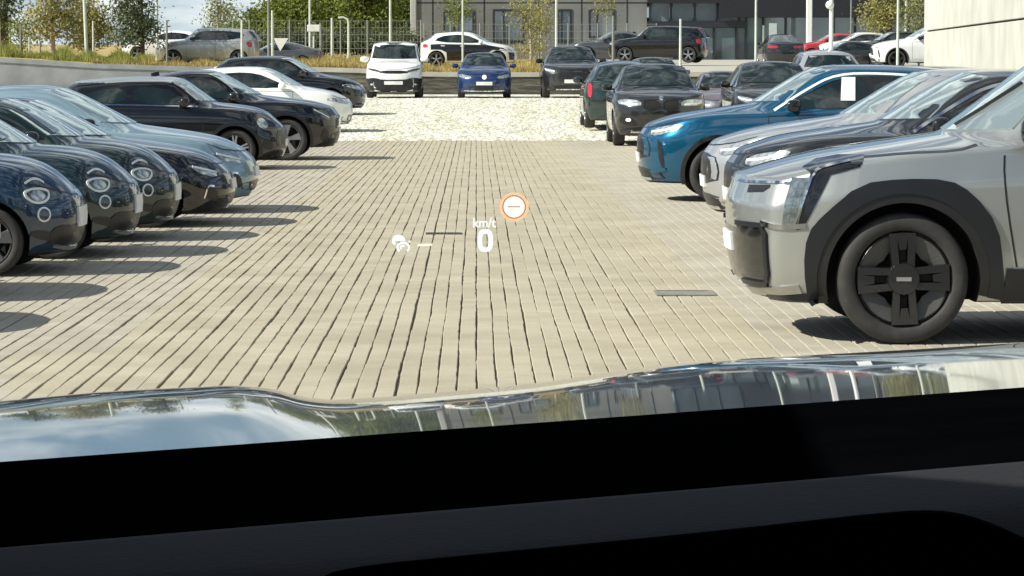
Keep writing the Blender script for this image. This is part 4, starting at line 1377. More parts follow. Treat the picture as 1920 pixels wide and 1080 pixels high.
def ret_wall(x0, x1, label, name, m, capm, n=12):
    t = thing(name, label, 'wall', ((x0 + x1) / 2, 105.2, 0.4))
    xm = (x0 + x1) / 2
    v, f = [], []
    for i in range(n + 1):
        x = x0 + (x1 - x0) * i / n
        h = zf(x) - 0.16 - 0.4
        v += [(x - xm, -0.15, -0.1), (x - xm, 0.15, -0.1), (x - xm, 0.15, h), (x - xm, -0.15, h)]
    for i in range(n):
        for q in range(4): f.append((i * 4 + q, i * 4 + (q + 1) % 4, i * 4 + 4 + (q + 1) % 4, i * 4 + 4 + q))
    new_mesh('wall_face', v, f, m, t)
    v, f = [], []
    for i in range(n + 1):
        x = x0 + (x1 - x0) * i / n
        h = zf(x) - 0.4
        v += [(x - xm, -0.19, h - 0.16), (x - xm, 0.17, h - 0.16), (x - xm, 0.17, h + 0.01), (x - xm, -0.19, h + 0.01)]
    for i in range(n):
        for q in range(4): f.append((i * 4 + q, i * 4 + (q + 1) % 4, i * 4 + 4 + (q + 1) % 4, i * 4 + 4 + q))
    f += [(0, 1, 2, 3), (n * 4 + 3, n * 4 + 2, n * 4 + 1, n * 4)]
    new_mesh('coping', v, f, capm, t)


ret_wall(-50, -6.6, 'plain grey concrete retaining wall behind the left row of cars', 'retaining_wall', WALLC, WALLC)
ret_wall(-6.6, 40, 'rough layered retaining wall behind the white van and blue hatchback', 'retaining_wall', RUBBLE, ROAD, 20)

# ------------------------------------------------------------------ pale concrete building at right
PALE = mat('pale_concrete', (0.47, 0.475, 0.42), rough=0.85, var=0.14, scale=0.9, bump=0.12, bscale=14)
P0, P1 = Vector((11.72, 75.0, 0)), Vector((9.6, 47.0, 0))
wv = P1 - P0
wl_ = wv.length
t = thing('concrete_wall', 'tall pale concrete wall of large panels at the right edge', 'wall', P0, math.atan2(wv.y, wv.x))
MB().box(0.0, wl_, 0.03, 12.0, -0.2, 9.0).build('wall_core', SAND, t)
zs_ = [0.0, 2.47, 5.2, 9.0]
xs_ = [0.0, 10.3, 19.8, wl_]
for i in range(3):
    for k in range(3):
        pm = MB().box(xs_[i] + 0.02, xs_[i + 1] - 0.02, -0.08, 0.03, zs_[k] + 0.02, zs_[k + 1] - 0.02, 0.012)
        pm.build('concrete_panel', PALE, t)
        for qx in (0.25, 0.75):
            for qz in (0.3, 0.7):
                px_, pz_ = xs_[i] + (xs_[i + 1] - xs_[i]) * qx, zs_[k] + (zs_[k + 1] - zs_[k]) * qz
endp = MB().box(-0.09, 0.0, 0.03, 12.0, 0.0, 9.0).build('end_panel', PALE, t)

# ------------------------------------------------------------------ grey building at the back
BY = 160.0
FAC = mat('facade_concrete', (0.17, 0.175, 0.168), rough=0.9, var=0.3, scale=0.3, bump=0.1, bscale=6)
DARKF = mat('dark_fascia', (0.012, 0.013, 0.016), rough=0.5, var=0.2)
WGL = mat('window_glass', (0.11, 0.15, 0.19), rough=0.05, spec=1.0, ior=1.7, var=0.5, scale=0.5)  # base colour lifted to imitate bluish reflections
WGL2 = mat('curtain_glass', (0.09, 0.135, 0.145), rough=0.05, spec=1.0, ior=1.7, var=0.8, scale=0.25)  # pale reflections are put into this base colour too
FRM = mat('window_frame_dark', (0.02, 0.024, 0.03), rough=0.4)
bt = thing('grey_building', 'grey concrete building with dark glazed entrance behind the upper car park', 'building', (XP(1000, BY), BY, 1.6))
bx_ = XP(1000, BY)
X = lambda px: XP(px, BY) - bx_
Z = lambda py: ZP(py, BY) - 1.6
# facade as wall pieces between window openings (depth behind the face)
wins = [(832, 890, 20, 62), (924, 984, 18, 80), (1044, 1072, 18, 80), (1103, 1152, 18, 72)]
fx0, fx1, fz0, fz1 = X(782), X(1212), -1.2, 10.0
mb = MB()
zt, zbm = Z(18), Z(80)
cuts = sorted(wins)
mb.box(fx0, fx1, 0, 14, zt, fz1)
mb.box(fx0, fx1, 0, 14, fz0, zbm)
cx = fx0
for (a0, a1, p0, p1) in cuts:
    mb.box(cx, X(a0), 0, 14, zbm, zt)
    cx = X(a1)
mb.box(cx, fx1, 0, 14, zbm, zt)
for (a0, a1, p0, p1) in cuts:
    if Z(p0) < zt - 0.02: mb.box(X(a0), X(a1), 0, 0.5, Z(p0), zt)
    if Z(p1) > zbm + 0.02: mb.box(X(a0), X(a1), 0, 0.5, zbm, Z(p1))
mb.build('facade', FAC, bt)
MB().box(fx0 - 0.35, fx0 - 0.002, -0.12, 13.9, fz0, fz1, 0.05).build('sunlit_edge', mat('sunlit_edge_concrete', (0.40, 0.41, 0.39), rough=0.9, var=0.1, scale=1), bt)  # sunlit left edge of the block, painted as a paler strip
for (a0, a1, p0, p1) in cuts:
    w_ = MB()
    x0, x1, z0, z1 = X(a0), X(a1), Z(p1), Z(p0)
    th = 0.12
    w_.box(x0, x1, -0.04, 0.2, z1 - th, z1).box(x0, x1, -0.04, 0.2, z0, z0 + th)
    w_.box(x0, x0 + th, -0.04, 0.2, z0 + th, z1 - th).box(x1 - th, x1, -0.04, 0.2, z0 + th, z1 - th)
    xm_ = x0 + (x1 - x0) * 0.34
    w_.box(xm_ - 0.05, xm_ + 0.05, -0.02, 0.18, z0 + th, z1 - th)
    fo_ = w_.build('window', FRM, bt)
    MB().box(x0 + th, xm_ - 0.05, 0.08, 0.12, z0 + th, z1 - th).build('pane', WGL, fo_)
    MB().box(xm_ + 0.05, x1 - th, 0.08, 0.12, z0 + th, z1 - th).build('pane', WGL, fo_)
    MB().box(x0 - 0.02, x1 + 0.02, 0.6, 0.9, z0 - 0.1, z1 + 0.1).build('blind', DARKF, fo_)
for jx in (812, 908, 1010, 1090, 1175):
    MB().box(X(jx) - 0.03, X(jx) + 0.03, -0.012, -0.002, fz0, fz1).build('facade_joint', DARKF, bt)
MB().box(fx0, fx1, -0.012, -0.002, Z(6) - 0.03, Z(6) + 0.03).build('facade_joint', DARKF, bt)
# glazed wing
gx0, gx1 = fx1, X(1790)
MB().box(gx0, X(1345) - 0.003, -0.6, 12, Z(7), 10.0).build('fascia', DARKF, bt)
MB().box(X(1345), gx1, -0.6, 12, Z(33), 10.0).build('fascia', DARKF, bt)
MB().box(gx0, gx1, 0.9, 12, fz0, Z(33)).build('wing_core', DARKF, bt)
MB().box(gx0, X(1400), -0.25, -0.02, Z(52), Z(41)).build('transom', FRM, bt)
upper = [1216, 1255, 1299, 1342, 1383, 1400]
for a0, a1 in zip(upper[:-1], upper[1:]):
    f_ = MB().box(X(a0), X(a0) + 0.14, -0.2, 0.15, Z(41), Z(6)).build('mullion', FRM, bt)
    MB().box(X(a0) + 0.16, X(a1) - 0.02, 0.0, 0.05, Z(40.5), Z(6)).build('pane', WGL, f_)
lower = [1216, 1262, 1302, 1336, 1378, 1396, 1428, 1470, 1515, 1560, 1600, 1650, 1700, 1750, 1788]
for a0, a1 in zip(lower[:-1], lower[1:]):
    f_ = MB().box(X(a0), X(a0) + 0.10, -0.15, 0.15, fz0, Z(52) if a0 < 1396 else Z(33)).build('mullion', FRM, bt)
    MB().box(X(a0) + 0.12, X(a1) - 0.02, 0.0, 0.05, fz0, Z(52.5) if a0 < 1396 else Z(33.5)).build('pane', WGL2, f_)
MB().box(X(1495), X(1505), -4.2, -3.85, fz0, 10, 0.03).build('white_column', mat('white_column_paint', (0.78, 0.78, 0.74), rough=0.6, var=0.05), bt)

tag(MB().box(-0.21, 0.21, -0.02, 0.02, -0.45, 0.45, 0.01).build('entrance_sign', mat('pale_sign', (0.45, 0.5, 0.48), rough=0.5, var=0.1)), 'pale blank upright sign board by the glazed entrance', 'sign').location = (XP(1448, 154), 154, ZP(60, 154))
so = bpy.data.objects['entrance_sign']
MB().tube([(0, 0, -0.45), (0, 0, -1.65)], 0.03).build('sign_post', FRM, so)

# ------------------------------------------------------------------ poles, lamps, signs
PG = mat('pole_pale', (0.55, 0.60, 0.52), rough=0.5, var=0.12, scale=3)
PD = mat('pole_grey', (0.22, 0.23, 0.21), rough=0.6, var=0.15, scale=3)
PWH = mat('pole_white', (0.78, 0.80, 0.76), rough=0.45, var=0.05)
BARK = mat('pale_bark', (0.42, 0.38, 0.28), rough=0.9, var=0.35, scale=6, bump=0.4)
DBARK = mat('dark_bark', (0.10, 0.075, 0.05), rough=0.95, var=0.35, scale=5, bump=0.5)
GP = 'slim poles along the bank'


def pole(px, ytop, Y, wpx, m, label, name='slim_pole', head=None, group=GP, cat='pole', lean=0.0):
    X_ = XP(px, Y)
    zb = terr(X_, Y) if Y > 105 else gz(Y)
    ztop = ZP(max(ytop, -90), Y)
    r_ = wpx * Y / F / 2
    t_ = thing(name, label, cat, (X_, Y, zb), 0, group)
    MB().tube([(0, 0, -0.1), (lean * 0.5, 0, (ztop - zb) * 0.5), (lean, 0, ztop - zb)], [r_ * 1.1, r_, r_ * 0.85], 10).build('shaft', m, t_, True, 50)
    MB().tube([(0, 0, -0.02), (0, 0, 0.12)], r_ * 1.9, 10).build('foot', m, t_, True, 50)
    h = ztop - zb
    if head == 'arm':
        MB().tube([(lean, 0, h - 0.02), (lean + 0.3, 0, h + 0.02), (lean + 0.95, 0, h + 0.04)], r_ * 0.6, 8).build('arm', m, t_, True, 50)
        MB().box(lean + 0.75, lean + 1.25, -0.08, 0.08, h - 0.01, h + 0.06, 0.015).build('lamp_head', PG, t_)
    if head == 'curve':
        MB().tube([(lean, 0, h), (lean - 0.05, 0, h + 0.15), (lean - 0.25, 0, h + 0.22), (lean - 0.5, 0, h + 0.2)], r_ * 0.8, 8).build('arm', m, t_, True, 60)
    if head == 'ball':
        bm = bmesh.new(); bmesh.ops.create_uvsphere(bm, u_segments=14, v_segments=10, radius=0.13)
        me = bpy.data.meshes.new('globe'); bm.to_mesh(me); bm.free()
        me.transform(Matrix.Translation((-0.06, -0.1, ZP(10, Y) - zb))); me.materials.append(PWH)
        me.polygons.foreach_set('use_smooth', [True] * len(me.polygons)); add_obj('globe', me, t_)
    if head == 'box':
        MB().box(-0.28, 0.28, -0.18, -0.06, ZP(60, Y) - zb, ZP(47, Y) - zb, 0.02).build('sign_board', PWH, t_)
    if head == 'tri':
        tz = ZP(72, Y) - zb
        new_mesh('triangle_sign', [(0.05, -0.12, tz), (0.62, -0.12, tz), (0.30, -0.12, tz - 0.5), (0.05, -0.09, tz), (0.62, -0.09, tz), (0.30, -0.09, tz - 0.5)], [(0, 2, 1), (3, 4, 5), (0, 1, 4, 3), (1, 2, 5, 4), (2, 0, 3, 5)], PWH, t_)
    return t_


pole(5, 40, 118, 4, PG, 'pale pole at the far left edge above the grey wall')
pole(24, 22, 122, 5, PG, 'street lamp with a short horizontal arm at far left', 'street_lamp', 'arm', 'street lamps', 'street lamp')
pole(44, 45, 112, 3.5, PD, 'short grey pole left of the olive tree')
pole(60, 70, 110, 3.5, PG, 'short pale post low on the bank, left of the olive tree')
pole(80, 78, 110, 3, PD, 'short grey stake in front of the olive tree')
pole(167, -60, 112, 6.5, PG, 'tall pale pole between the olive tree and the dark pine', lean=-0.12)
pole(179, 40, 113, 4, PG, 'thin pale post just right of the tall pale pole')
pole(298, -40, 120, 5, PG, 'pale mast above the nose of the silver SUV')
pole(316, 38, 111, 4, PD, 'grey post in front of the bonnet of the silver SUV')
pole(456, 38, 110, 5, PG, 'pale post in front of the rear wheel of the silver SUV')
pole(506, -30, 125, 5, PD, 'tall grey pole right of the silver SUV')
pole(513, 20, 112, 5, PG, 'pale pole carrying a small triangular sign', 'sign_pole', 'tri')
pole(583, -40, 130, 5, PG, 'tall pale pole in front of the green wood')
pole(590, 55, 128, 4, PG, 'pole with a white blank board before the wood', 'sign_pole', 'box')
pole(603, 44, 135, 5, PD, 'brownish grey post right of the white board')
pole(624, 34, 135, 5, PG, 'pale post with rounded tip before the wood', 'street_lamp', None, 'street lamps', 'street lamp')
pole(655, 42, 138, 5, PG, 'small lamp post with a bent top before the wood', 'street_lamp', 'curve', 'street lamps', 'street lamp')
pole(733, -30, 140, 5, PG, 'tall pale pole above the white van')
pole(868, -60, 118, 4, PG, 'thin pale pole in front of the white roofed hatchback')
pole(1043, -60, 126, 5, PG, 'tall pale pole above the car with bright headlights')
pole(1149, 30, 112, 5, PD, 'grey post before the big black off-roader')
pole(1275, 36, 114, 5, PG, 'pale post over the roof of the twin-grille SUV')
pole(1416, -40, 112, 4.5, PG, 'thin pale pole before the glazed entrance')
pole(1431, 48, 140, 6, PD, 'short grey post by the glazed entrance')
pole(1557, -60, 88, 8, PWH, 'thick white lamp pole with a globe above the cyan car', 'lamp_pole', 'ball', 'street lamps', 'street lamp')
pole(1682, -30, 109, 5, PG, 'pale pole in front of the wheel of the white car')
pole(1697, -40, 135, 5, PG, 'pale mast beside the pale concrete wall')
pole(1594, -40, 150, 3, PD, 'thin dark pole before the dark glazing')

# wire fence before the wood
ft = thing('wire_fence', 'thin wire mesh fence on grey posts in front of the green wood', 'fence', (XP(600, 142), 142, terr(XP(600, 142), 142)))
fx = lambda px: XP(px, 142) - XP(600, 142)
FW = mat('fence_wire', (0.30, 0.33, 0.30), rough=0.5, metal=0.4, var=0.1)
fposts = [405, 440, 470, 515, 545, 575, 640, 690, 735, 790]
fh = ZP(38, 142) - terr(XP(600, 142), 142)
for p_ in fposts:
    MB().tube([(fx(p_), 0, -0.1), (fx(p_), 0, fh)], 0.035, 8).build('post', FW, ft, True, 50)
mb = MB()
for q in range(6):
    z_ = 0.15 + (fh - 0.2) * q / 5
    mb.tube([(fx(405), 0.03, z_), (fx(790), 0.03, z_)], 0.011, 5)
for q in range(60):
    x_ = fx(405) + (fx(790) - fx(405)) * q / 59
    mb.tube([(x_, 0.045, 0.1), (x_, 0.045, fh - 0.05)], 0.006, 4)
wire = mb.build('wire_mesh', FW, ft)
wire['kind'] = 'stuff'


ft2 = thing('wire_fence', 'thin wire mesh fence running in front of the grey building', 'fence', (XP(1000, 143), 143, terr(XP(1000, 143), 143)))
gx = lambda px: XP(px, 143) - XP(1000, 143)
gh = ZP(44, 143) - terr(XP(1000, 143), 143)
for p_ in (796, 845, 900, 955, 1010, 1065, 1120, 1175, 1230):
    MB().tube([(gx(p_), 0, -0.3), (gx(p_), 0, gh)], 0.03, 8).build('post', FW, ft2, True, 50)
mb = MB()
for q in range(6):
    z_ = 0.15 + (gh - 0.2) * q / 5
    mb.tube([(gx(796), 0.03, z_), (gx(1230), 0.03, z_)], 0.010, 5)
for q in range(66):
    x_ = gx(796) + (gx(1230) - gx(796)) * q / 65
    mb.tube([(x_, 0.045, 0.1), (x_, 0.045, gh - 0.05)], 0.005, 4)
wire2 = mb.build('wire_mesh', FW, ft2)
wire2['kind'] = 'stuff'

# ------------------------------------------------------------------ vegetation
def leaf_mat(name, c, c2, trans=0.25):
    def f(n, l, b):
        g = n.new('ShaderNodeNewGeometry')
        r = ramp(n, [(0.0, c), (1.0, c2)])
        l.new(g.outputs['Random Per Island'], r.inputs['Fac'])
        z = noise(n, l, g.outputs['Position'], 0.9, 3)
        r1 = ramp(n, [(0.35, (0.72, 0.72, 0.72)), (0.65, (1.15, 1.15, 1.1))])
        l.new(z.outputs['Fac'], r1.inputs['Fac'])
        m1 = n.new('ShaderNodeMix'); m1.data_type = 'RGBA'; m1.blend_type = 'MULTIPLY'; m1.inputs['Factor'].default_value = 1
        l.new(r.outputs[0], m1.inputs['A']); l.new(r1.outputs[0], m1.inputs['B'])
        l.new(m1.outputs['Result'], b.inputs['Base Color'])
        tr = n.new('ShaderNodeBsdfTranslucent')
        l.new(m1.outputs['Result'], tr.inputs['Color'])
        ms = n.new('ShaderNodeMixShader'); ms.inputs[0].default_value = trans
        l.new(b.outputs[0], ms.inputs[1]); l.new(tr.outputs[0], ms.inputs[2])
        l.new(ms.outputs[0], n['Material Output'].inputs['Surface'])
        b.inputs['Specular IOR Level'].default_value = 0.25
    return node_mat(name, f, 0.6)


LG = leaf_mat('leaves_green', (0.11, 0.15, 0.03), (0.25, 0.29, 0.06))
LD = leaf_mat('needles_dark', (0.07, 0.095, 0.045), (0.15, 0.17, 0.08))
LO = leaf_mat('leaves_olive', (0.24, 0.225, 0.07), (0.40, 0.37, 0.14))
LP = leaf_mat('leaves_pale', (0.20, 0.22, 0.09), (0.32, 0.33, 0.15))
LY = leaf_mat('grass_dry', (0.30, 0.24, 0.08), (0.50, 0.40, 0.16))
LYG = leaf_mat('grass_green', (0.20, 0.22, 0.05), (0.38, 0.38, 0.10))


def leaves(centres, radii, n, size, clump=0.35, flat=0.5):
    """leaf quads in clumps spread through a set of ellipsoids"""
    centres = np.array(centres, float); radii = np.array(radii, float)
    vol = radii.prod(1); pick = rng.choice(len(centres), n // 14 + 1, p=vol / vol.sum())
    d = rng.normal(size=(len(pick), 3)); d /= np.linalg.norm(d, axis=1)[:, None]
    rad = rng.random(len(pick)) ** 0.42
    cl = centres[pick] + d * rad[:, None] * radii[pick]
    k = 14
    size = size * 0.8
    pos = (cl[:, None] + rng.normal(size=(len(pick), k, 3)) * np.array([clump, clump, clump * flat])).reshape(-1, 3)
    m = len(pos)
    u = rng.normal(size=(m, 3)); u /= np.linalg.norm(u, axis=1)[:, None]
    q = rng.normal(size=(m, 3)); q -= (q * u).sum(1)[:, None] * u; q /= np.linalg.norm(q, axis=1)[:, None]
    s1 = size * rng.uniform(0.6, 1.3, m)[:, None]; s2 = s1 * rng.uniform(0.35, 0.6, m)[:, None]
    Vv = np.stack([pos - u * s1, pos + q * s2, pos + u * s1, pos - q * s2], 1).reshape(-1, 3)
    return Vv, np.arange(m * 4).reshape(-1, 4)


def tree(label, px, Y, blobs, n, lm, bm_, size=0.12, trunk_w=0.14, name='tree', group=None, clump=0.3, limbs=7, base_dy=0.0, fork=True):
    X_ = XP(px, Y); zb = terr(X_, Y) if Y > 105 else gz(Y)
    t_ = thing(name, label, 'tree', (X_, Y, zb + base_dy), 0, group)
    cs, rs = [], []
    for bx, by, rx, ry in blobs:
        cs.append((XP(bx, Y) - X_, rng.uniform(-0.3, 0.3) * rx * Y / F, ZP(by, Y) - zb))
        rs.append((rx * Y / F, rx * Y / F * 0.9, ry * Y / F))
    Vv, Ff = leaves(cs, rs, n, size, clump)
    add_obj('crown', np_mesh('crown', Vv, Ff, [lm]), t_)
    top = max(c[2] + r[2] * 0.7 for c, r in zip(cs, rs))
    mb = MB()
    pts = [(0, 0, -0.2)]
    for q in range(1, 6):
        pts.append((rng.normal(0, 0.05) * top * 0.15, rng.normal(0, 0.03) * top * 0.1, top * q / 5))
    mb.tube(pts, [trunk_w, trunk_w * 0.85, trunk_w * 0.65, trunk_w * 0.48, trunk_w * 0.3, trunk_w * 0.12], 8)
    for q in range(limbs):
        i = int(rng.integers(len(cs)))
        c = Vector(cs[i]); r = rs[i]
        tgt = c + Vector((rng.uniform(-0.8, 0.8) * r[0], rng.uniform(-0.6, 0.6) * r[1], rng.uniform(-0.2, 0.8) * r[2]))
        hb = min(max(tgt.z - abs(tgt.x) * 0.8 - 0.3, top * 0.2), top * 0.85)
        p0 = Vector((0, 0, hb))
        md = p0.lerp(tgt, 0.5) + Vector((0, 0, 0.15 * (tgt - p0).length))
        mb.tube([p0, md, tgt], [trunk_w * 0.4, trunk_w * 0.25, trunk_w * 0.06], 6)
    mb.build('trunk', bm_, t_, True, 60)
    return t_


tree('olive brown tree with pale trunk, second from the left edge', 103, 116, [(108, 25, 46, 40), (80, 60, 26, 24), (140, 55, 24, 30), (115, -30, 50, 35)], 6000, LO, BARK, 0.09, 0.13, clump=0.3)
tree('brown green pine leaning out beside the tall pale pole', 172, 122, [(168, 35, 34, 40), (190, 60, 30, 26), (160, 80, 26, 14)], 4200, LO, DBARK, 0.09, 0.12)
tree('dark green pine with an open crown above the white bank car', 271, 114, [(250, 20, 38, 30), (268, 55, 34, 24), (240, 70, 30, 18), (285, 75, 18, 14), (255, -30, 30, 30)], 4800, LD, DBARK, 0.09, 0.10, limbs=12)
tree('sparse bluish tree trunk and crown at the far left edge', 14, 120, [(10, 20, 26, 34), (-20, 40, 34, 30), (30, -20, 30, 30)], 2600, LD, DBARK, 0.10, 0.22)
tree('small young tree between the left street lamp and olive tree', 46, 118, [(46, 58, 20, 26), (40, 85, 14, 12)], 1500, LG, DBARK, 0.07, 0.05)
tree('slender pale leaved tree against the sky behind the silver SUV', 413, 134, [(415, 15, 22, 22), (400, 40, 16, 12), (432, 30, 14, 14), (415, -30, 20, 30)], 1700, LP, BARK, 0.09, 0.07)
GW = 'trees of the green wood'
# the wood: overlapping crowns rising to the right
wood = [(432, 200, [(440, 72, 40, 24)], 'low rounded tree at the left end of the wood'),
        (500, 205, [(490, 60, 40, 40), (520, 35, 34, 34)], 'mid green tree stepping up at the left of the wood'),
        (560, 198, [(560, 40, 48, 50), (545, 15, 34, 28)], 'bright green tree whose edge meets the sky'),
        (620, 205, [(620, 20, 55, 60), (640, -30, 50, 40)], 'tall broad green tree in the middle of the wood'),
        (690, 200, [(690, 25, 52, 60), (680, -40, 50, 40)], 'tall green tree above the left half of the van'),
        (750, 206, [(750, 20, 50, 66), (765, -40, 46, 40)], 'tall green tree meeting the corner of the grey building')]
for px_, Y_, bl_, lb in wood:
    bl2 = bl_ + [(px_, 88, 46, 26)]
    tree(lb, px_, Y_, bl2, 12000, LG, DBARK, 0.17, 0.25, 'wood_tree', GW, clump=0.55, limbs=5)
for px_, lb in ((470, 'dark bush under the left end of the wood'), (545, 'dark bush under the wood beside the sign pole'), (610, 'dark bush at the middle of the wood edge'), (680, 'dark bush at the wood edge left of the van'), (745, 'dark bush at the wood edge behind the van')):
    tree(lb, px_, 150, [(px_, 80, 44, 22), (px_ + 20, 88, 30, 14)], 3400, LD, DBARK, 0.11, 0.06, 'bush', 'bushes at the edge of the wood', limbs=4)
tree('young green tree with thin stem before the first facade window', 858, 150, [(858, 10, 26, 30), (848, 40, 16, 14)], 900, LG, BARK, 0.09, 0.05)
tree('slim birch with pale stem before the facade, left one of the clump', 995, 132, [(985, 20, 26, 40), (1000, 70, 22, 36), (975, 95, 18, 14)], 1500, LO, BARK, 0.08, 0.08, 'birch_tree', limbs=6)
tree('slim birch with pale stem, right one of the clump', 1016, 134, [(1018, 30, 18, 50), (1005, 85, 18, 26)], 1100, LO, BARK, 0.08, 0.06, 'birch_tree', limbs=6)
tree('thin young tree by the framed doorway window', 1137, 145, [(1132, -5, 24, 22), (1140, 25, 14, 16)], 600, LO, BARK, 0.08, 0.04)
tree('tan green fir standing left of the pale concrete wall', 1668, 130, [(1668, -20, 34, 40), (1662, 25, 44, 26), (1650, 48, 34, 12)], 3600, LO, DBARK, 0.10, 0.2, 'fir_tree', limbs=14)
tree('pale leaved bush beside the edge of the concrete wall', 1722, 124, [(1722, 20, 16, 30), (1722, 50, 16, 12)], 1200, LP, BARK, 0.08, 0.04, 'bush', limbs=4)


def grass(name, label, n, fx_, fy_, h0, h1, lm, wdt=0.02):
    x = fx_(n); y = fy_(n)
    z = np.array([terr(a_, b2) for a_, b2 in zip(x, y)])
    h = rng.uniform(h0, h1, n) * (0.35 + 0.45 * np.abs(np.sin(x * 1.7) + np.sin(x * 4.3 + y * 0.7 + 1))); an = rng.uniform(0, 6.28, n); le = rng.normal(0, 0.28, (n, 2)) * h[:, None]
    cx_, sx_ = np.cos(an) * wdt, np.sin(an) * wdt
    Vv = np.stack([np.stack([x - cx_, y - sx_, z - 0.03], 1), np.stack([x + cx_, y + sx_, z - 0.03], 1), np.stack([x + le[:, 0], y + le[:, 1], z + h], 1)], 1).reshape(-1, 3)
    o_ = add_obj(name, np_mesh(name, Vv, np.arange(n * 3).reshape(-1, 3), [lm]))
    return tag(o_, label, 'grass', kind='stuff')


grass('dry_grass', 'dry yellow grass along the top of the bank', 26000, lambda n: rng.uniform(-14, 3.2, n), lambda n: 105.5 + 40 * rng.random(n) ** 2, 0.08, 0.32, LY, 0.018)
tuft = np.array([(XP(p, 108), 107 + rng.uniform(0, 5)) for p in list(rng.uniform(0, 125, 12)) + list(rng.uniform(150, 265, 26))])


def tuft_x(n):
    global _ti
    _ti = rng.integers(len(tuft), size=n)
    return tuft[_ti, 0] + rng.normal(0, 0.28, n)


grass('tall_grass', 'tall yellow green grass tufts above the grey wall at left', 16000, tuft_x, lambda n: tuft[_ti, 1] + rng.normal(0, 0.3, n), 0.10, 0.52, LYG, 0.016)

# ------------------------------------------------------------------ the car the photograph is taken from
own = thing('own_car', 'black car seen from its driver seat, glossy bonnet and dark dashboard', 'car', (0.4, 0.2, 0.0))
OM = Matrix.Translation((-0.4, -0.2, 0.0))
OWN = paint('own_car_paint', (0.004, 0.004, 0.005), 0.0, 0.2)
OWN.node_tree.nodes['Principled BSDF'].inputs['Coat Roughness'].default_value = 0.02
OWN.node_tree.nodes['Principled BSDF'].inputs['Coat IOR'].default_value = 1.42
DASH = mat('dashboard_black', (0.0013, 0.0014, 0.0018), rough=0.8, var=0.25, scale=12, bump=0.15, bscale=260, spec=0.0)
GREYT = mat('dashboard_grey', (0.022, 0.022, 0.0245), rough=0.7, var=0.08, scale=6, bump=0.1, bscale=400, spec=0.05)
SCRN = mat('display_glass', (0.003, 0.0035, 0.004), rough=0.35, var=0.1, spec=0.0)


def fan(name, pxs, rows, m, smooth=True, solid=None):
    """surface through points seen at the given pixels, each row at its own distance"""
    vs, fs = [], []
    for D, yf in rows:
        for p in pxs:
            vs.append(OM @ at(p, yf(p), D))
    k = len(pxs)
    for r in range(len(rows) - 1):
        for i in range(k - 1): fs.append((r * k + i, r * k + i + 1, (r + 1) * k + i + 1, (r + 1) * k + i))
    o_ = new_mesh(name, vs, fs, m, own, smooth)
    return o_


def smooth_curve(pts):
    xs = np.array([p[0] for p in pts], float); ys = np.array([p[1] for p in pts], float)
    dx = np.gradient(ys, xs)

    def f(x):
        i = int(np.clip(np.searchsorted(xs, x) - 1, 0, len(xs) - 2))
        h = xs[i + 1] - xs[i]; t = np.clip((x - xs[i]) / h, 0, 1)
        return float(ys[i] * (1 + 2 * t) * (1 - t) ** 2 + dx[i] * h * t * (1 - t) ** 2 + ys[i + 1] * t * t * (3 - 2 * t) + dx[i + 1] * h * t * t * (t - 1))
    return f


silf = smooth_curve([(-700, 830), (-300, 776), (0, 752), (200, 734), (350, 726), (450, 723), (520, 731), (560, 742), (600, 748), (700, 745), (850, 733), (1000, 719), (1200, 690), (1350, 675), (1500, 667), (1700, 656), (1920, 643), (2300, 640), (2900, 668)])
yb = lambda p: 866 - 140 * p / 1920
yl = lambda p: 1027 - 162 * p / 1920
NEAR = 1.55
bpx = list(np.linspace(-800, 3000, 300))


def bonnet_pt(p, u, k):
    # crown line: near slope of a few degrees, rolling over towards the front edge
    ms, mn = (silf(p) - 115) / F, (yb(p) + 6 - 115) / F
    tt = math.tan(R(interp(p, [(0, 2.15), (450, 2.4), (650, 2.95), (1100, 2.95), (1500, 2.95), (1920, 2.85)])))
    ex = interp(p, [(0, 1.7), (600, 1.5), (2000, 1.5)])
    Ld = ex * (mn - ms) / max((mn - tt) / NEAR, 0.01)
    D0 = NEAR + Ld
    if k == 0: D, m_ = NEAR + Ld * (1 - u), ms + (mn - ms) * abs(u) ** ex
    else: D, m_ = D0 + k, ms + 0.03 * k + 0.05 * k * k
    return at(p, 115 + m_ * F, D)


vs, fs = [], []
steps = [(u, 0) for u in np.linspace(1, 0, 34)] + [(0, k) for k in np.linspace(0.04, 1.6, 16)]
for u, k in steps:
    for p_ in bpx: vs.append(OM @ bonnet_pt(p_, u, k))
k_ = len(bpx)
for r_ in range(len(steps) - 1):
    for i in range(k_ - 1): fs.append((r_ * k_ + i, r_ * k_ + i + 1, (r_ + 1) * k_ + i + 1, (r_ + 1) * k_ + i))
new_mesh('bonnet', vs, fs, OWN, own, True)
dpx = list(np.linspace(-900, 3200, 40))
fan('dashboard', dpx, [(1.58, lambda p: yb(p) + 60), (1.535, lambda p: yb(p) + 8), (1.53, lambda p: yb(p) + 1.5), (1.52, yb), (1.45, lambda p: yb(p) + 4), (1.2, lambda p: yb(p) + (yl(p) - yb(p)) * 0.45),
                       (1.02, lambda p: yb(p) + (yl(p) - yb(p)) * 0.8), (0.98, lambda p: yl(p) + 8), (0.96, lambda p: yl(p) + 60)], DASH)
ylo = lambda p: 1330
fan('dash_trim', dpx, [(0.965, lambda p: yl(p) + 40), (0.945, lambda p: yl(p) + 6), (0.942, lambda p: yl(p) + 1), (0.938, yl), (0.925, lambda p: yl(p) + 4), (0.915, lambda p: yl(p) + 14), (0.90, lambda p: yl(p) + 26), (0.86, lambda p: yl(p) + 70), (0.82, lambda p: yl(p) + 140), (0.80, lambda p: yl(p) + 300), (0.79, lambda p: yl(p) + 620)], GREYT)
